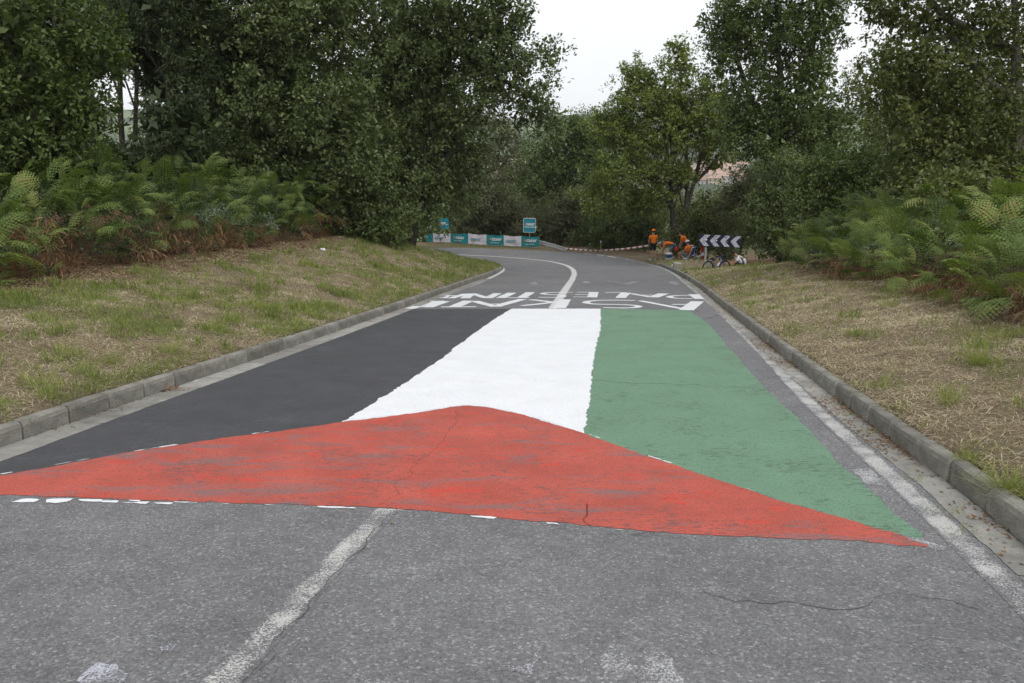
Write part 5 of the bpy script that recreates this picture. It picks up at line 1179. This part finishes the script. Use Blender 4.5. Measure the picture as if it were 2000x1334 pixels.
# cyclist
pR = place(1441, 533, 36.2); zR = zc(pR); pR = Vector(pR)+Vector((0, 0, .05))
cyc = dict(pel=(0, -.18, .14), chest=(0, -.02, .52), neck=(0, .10, .70), head=(0, .20, .80), face=(0, 1, -.55), LS=(-.18, 0, .62), LE=(-.22, .20, .40), LW=(-.12, .42, .36), RS=(.18, 0, .62), RE=(.22, .20, .40), RW=(.10, .44, .36),
           LH=(-.1, -.14, .14), LK=(-.2, .26, .38), LA=(-.16, .40, .06), LO=(-.17, .54, .04), RH=(.1, -.14, .14), RK=(.2, .22, .42), RA=(.18, .34, .06), RO=(.2, .48, .04))
rc, Vc = person(pR, R(78), cyc, M_WHC, M_BLKC, None, 'cyclist sitting on the grass behind the bicycle, in white and navy jersey', pants_len=.9)
skin('vest', {'a': (Vc['pel'].lerp(Vc['chest'], .1), .172), 'b': (Vc['pel'].lerp(Vc['chest'], .55), .174), 'c': (Vc['chest'], (.185, .172)), 'd': (Vc['chest'].lerp(Vc['neck'], .35), .11)}, [('a', 'b'), ('b', 'c'), ('c', 'd')], M_NVY, rc, 2)
bpk = empty('backpack', pR, R(78)); tag(bpk, 'small white backpack with dark markings worn by the sitting cyclist', 'backpack')
m = MB(); m.box((0, -.27, .46), (.20, .11, .26), Matrix.Rotation(-.35, 3, 'X'), .035); m.build('bag', M_WHC, bpk)
m = MB(); m.box((0, -.33, .46), (.12, .03, .12), Matrix.Rotation(-.35, 3, 'X'), .01); m.build('pocket', M_DARK, bpk)
for s_ in (-1, 1): m = MB(); m.tube([(s_*.1, -.16, .64), (s_*.12, .02, .72), (s_*.12, .14, .60), (s_*.12, .08, .42), (s_*.1, -.14, .34)], .016, 6); m.build('strap', M_WHC, bpk)

# ---------------------------------------------------------------- town in the valley
M_ROOF = [plain('roof_tile', (.34, .19, .14), .9, .1, .2, .5), plain('pale_roof_tile', (.42, .29, .23), .9, .1, .2, .5)]
M_WALL = [plain('white_render', (.62, .60, .55), .9, .1, .05, .3), plain('cream_render', (.55, .46, .34), .9, .1, .05, .3), plain('grey_render', (.42, .41, .40), .9, .1, .05, .3)]
M_WIN = plain('window_glass', (.05, .06, .07), .2, .5)
def house_proto(k):
    w_, d_, h_ = [(9, 8, 5), (12, 8, 7), (9, 9, 5), (17, 9, 8)][k]
    r = empty('house', (0, 0, 0)); m = MB(); m.box((0, 0, h_/2-2), (w_, d_, h_+4)); m.build('wall', M_WALL[k % 3], r, False)
    m = MB(); e = .8; A = [(-w_/2-e, -d_/2-e, h_), (w_/2+e, -d_/2-e, h_), (w_/2+e, d_/2+e, h_), (-w_/2-e, d_/2+e, h_)]; t_ = [(-w_/2+2, 0, h_+d_*.32), (w_/2-2, 0, h_+d_*.32)]
    for f in ([A[0], A[1], t_[1], t_[0]], [A[2], A[3], t_[0], t_[1]], [A[1], A[2], t_[1]], [A[3], A[0], t_[0]], A[::-1]): m.poly(f)
    m.build('roof', M_ROOF[k % 2], r, False)
    for f in range(max(1, int(h_//3.2))):
        for i in range(int(w_//4)):
            m = MB(); m.box((-w_/2+2.4+i*4, -d_/2-.03, 1.8+f*3.1), (1.3, .1, 1.5)); m.build('window', M_WIN, r, False)
    return r
hp = [house_proto(k) for k in range(4)]; used = set(); rh = random.Random(3)
spots = [(rh.uniform(1330, 1460), rh.uniform(333, 362)) for _ in range(60)]+[(rh.uniform(940, 1025), rh.uniform(325, 372)) for _ in range(22)]+[(rh.uniform(1225, 1320), rh.uniform(345, 372)) for _ in range(14)]+[(rh.uniform(1180, 1230), rh.uniform(350, 372)) for _ in range(6)]
for i, (a, b) in enumerate(spots):
    p = ground(a, b)
    if zc(p) > 2600 or zc(p) < 560: continue
    k = rh.randrange(4); src = hp[k]
    if k not in used: o = src; used.add(k)
    else:
        o = src.copy(); COL.objects.link(o)
        for ch in list(src.children): c_ = ch.copy(); COL.objects.link(c_); c_.parent = o
    o.location = p; o.rotation_euler.z = rh.uniform(-.7, .7)
    side_ = 'right of the forked oak' if a > 1335 else ('in the gap beside the overhanging oak' if a < 1100 else 'glimpsed through the forked oak')
    tag(o, ['white house with red roof in the valley ', 'cream house with pale roof in the valley ', 'grey house with red roof in the valley ', 'long white block with pale roof in the valley '][k]+side_, 'house', 'houses of the town in the valley')
for k in range(4):
    if k not in used:
        for ch in list(hp[k].children): bpy.data.objects.remove(ch)
        bpy.data.objects.remove(hp[k])

# ---------------------------------------------------------------- haze
HAZE = .00017
if HAZE:
    m = MB(); m.box((0, 0, 0), (6400, 6400, 190)); hz = bpy.data.materials.new('haze_air'); hz.use_nodes = True; t = hz.node_tree; t.nodes.clear()
    pv = t.nodes.new('ShaderNodeVolumePrincipled'); pv.inputs['Density'].default_value = HAZE; pv.inputs['Color'].default_value = (.95, .97, 1, 1); pv.inputs['Anisotropy'].default_value = 0
    ou = t.nodes.new('ShaderNodeOutputMaterial'); t.links.new(pv.outputs[0], ou.inputs['Volume'])
    o = m.build('haze', hz, None, False); o.location = (0, 0, 25); tag(o, kind='stuff')
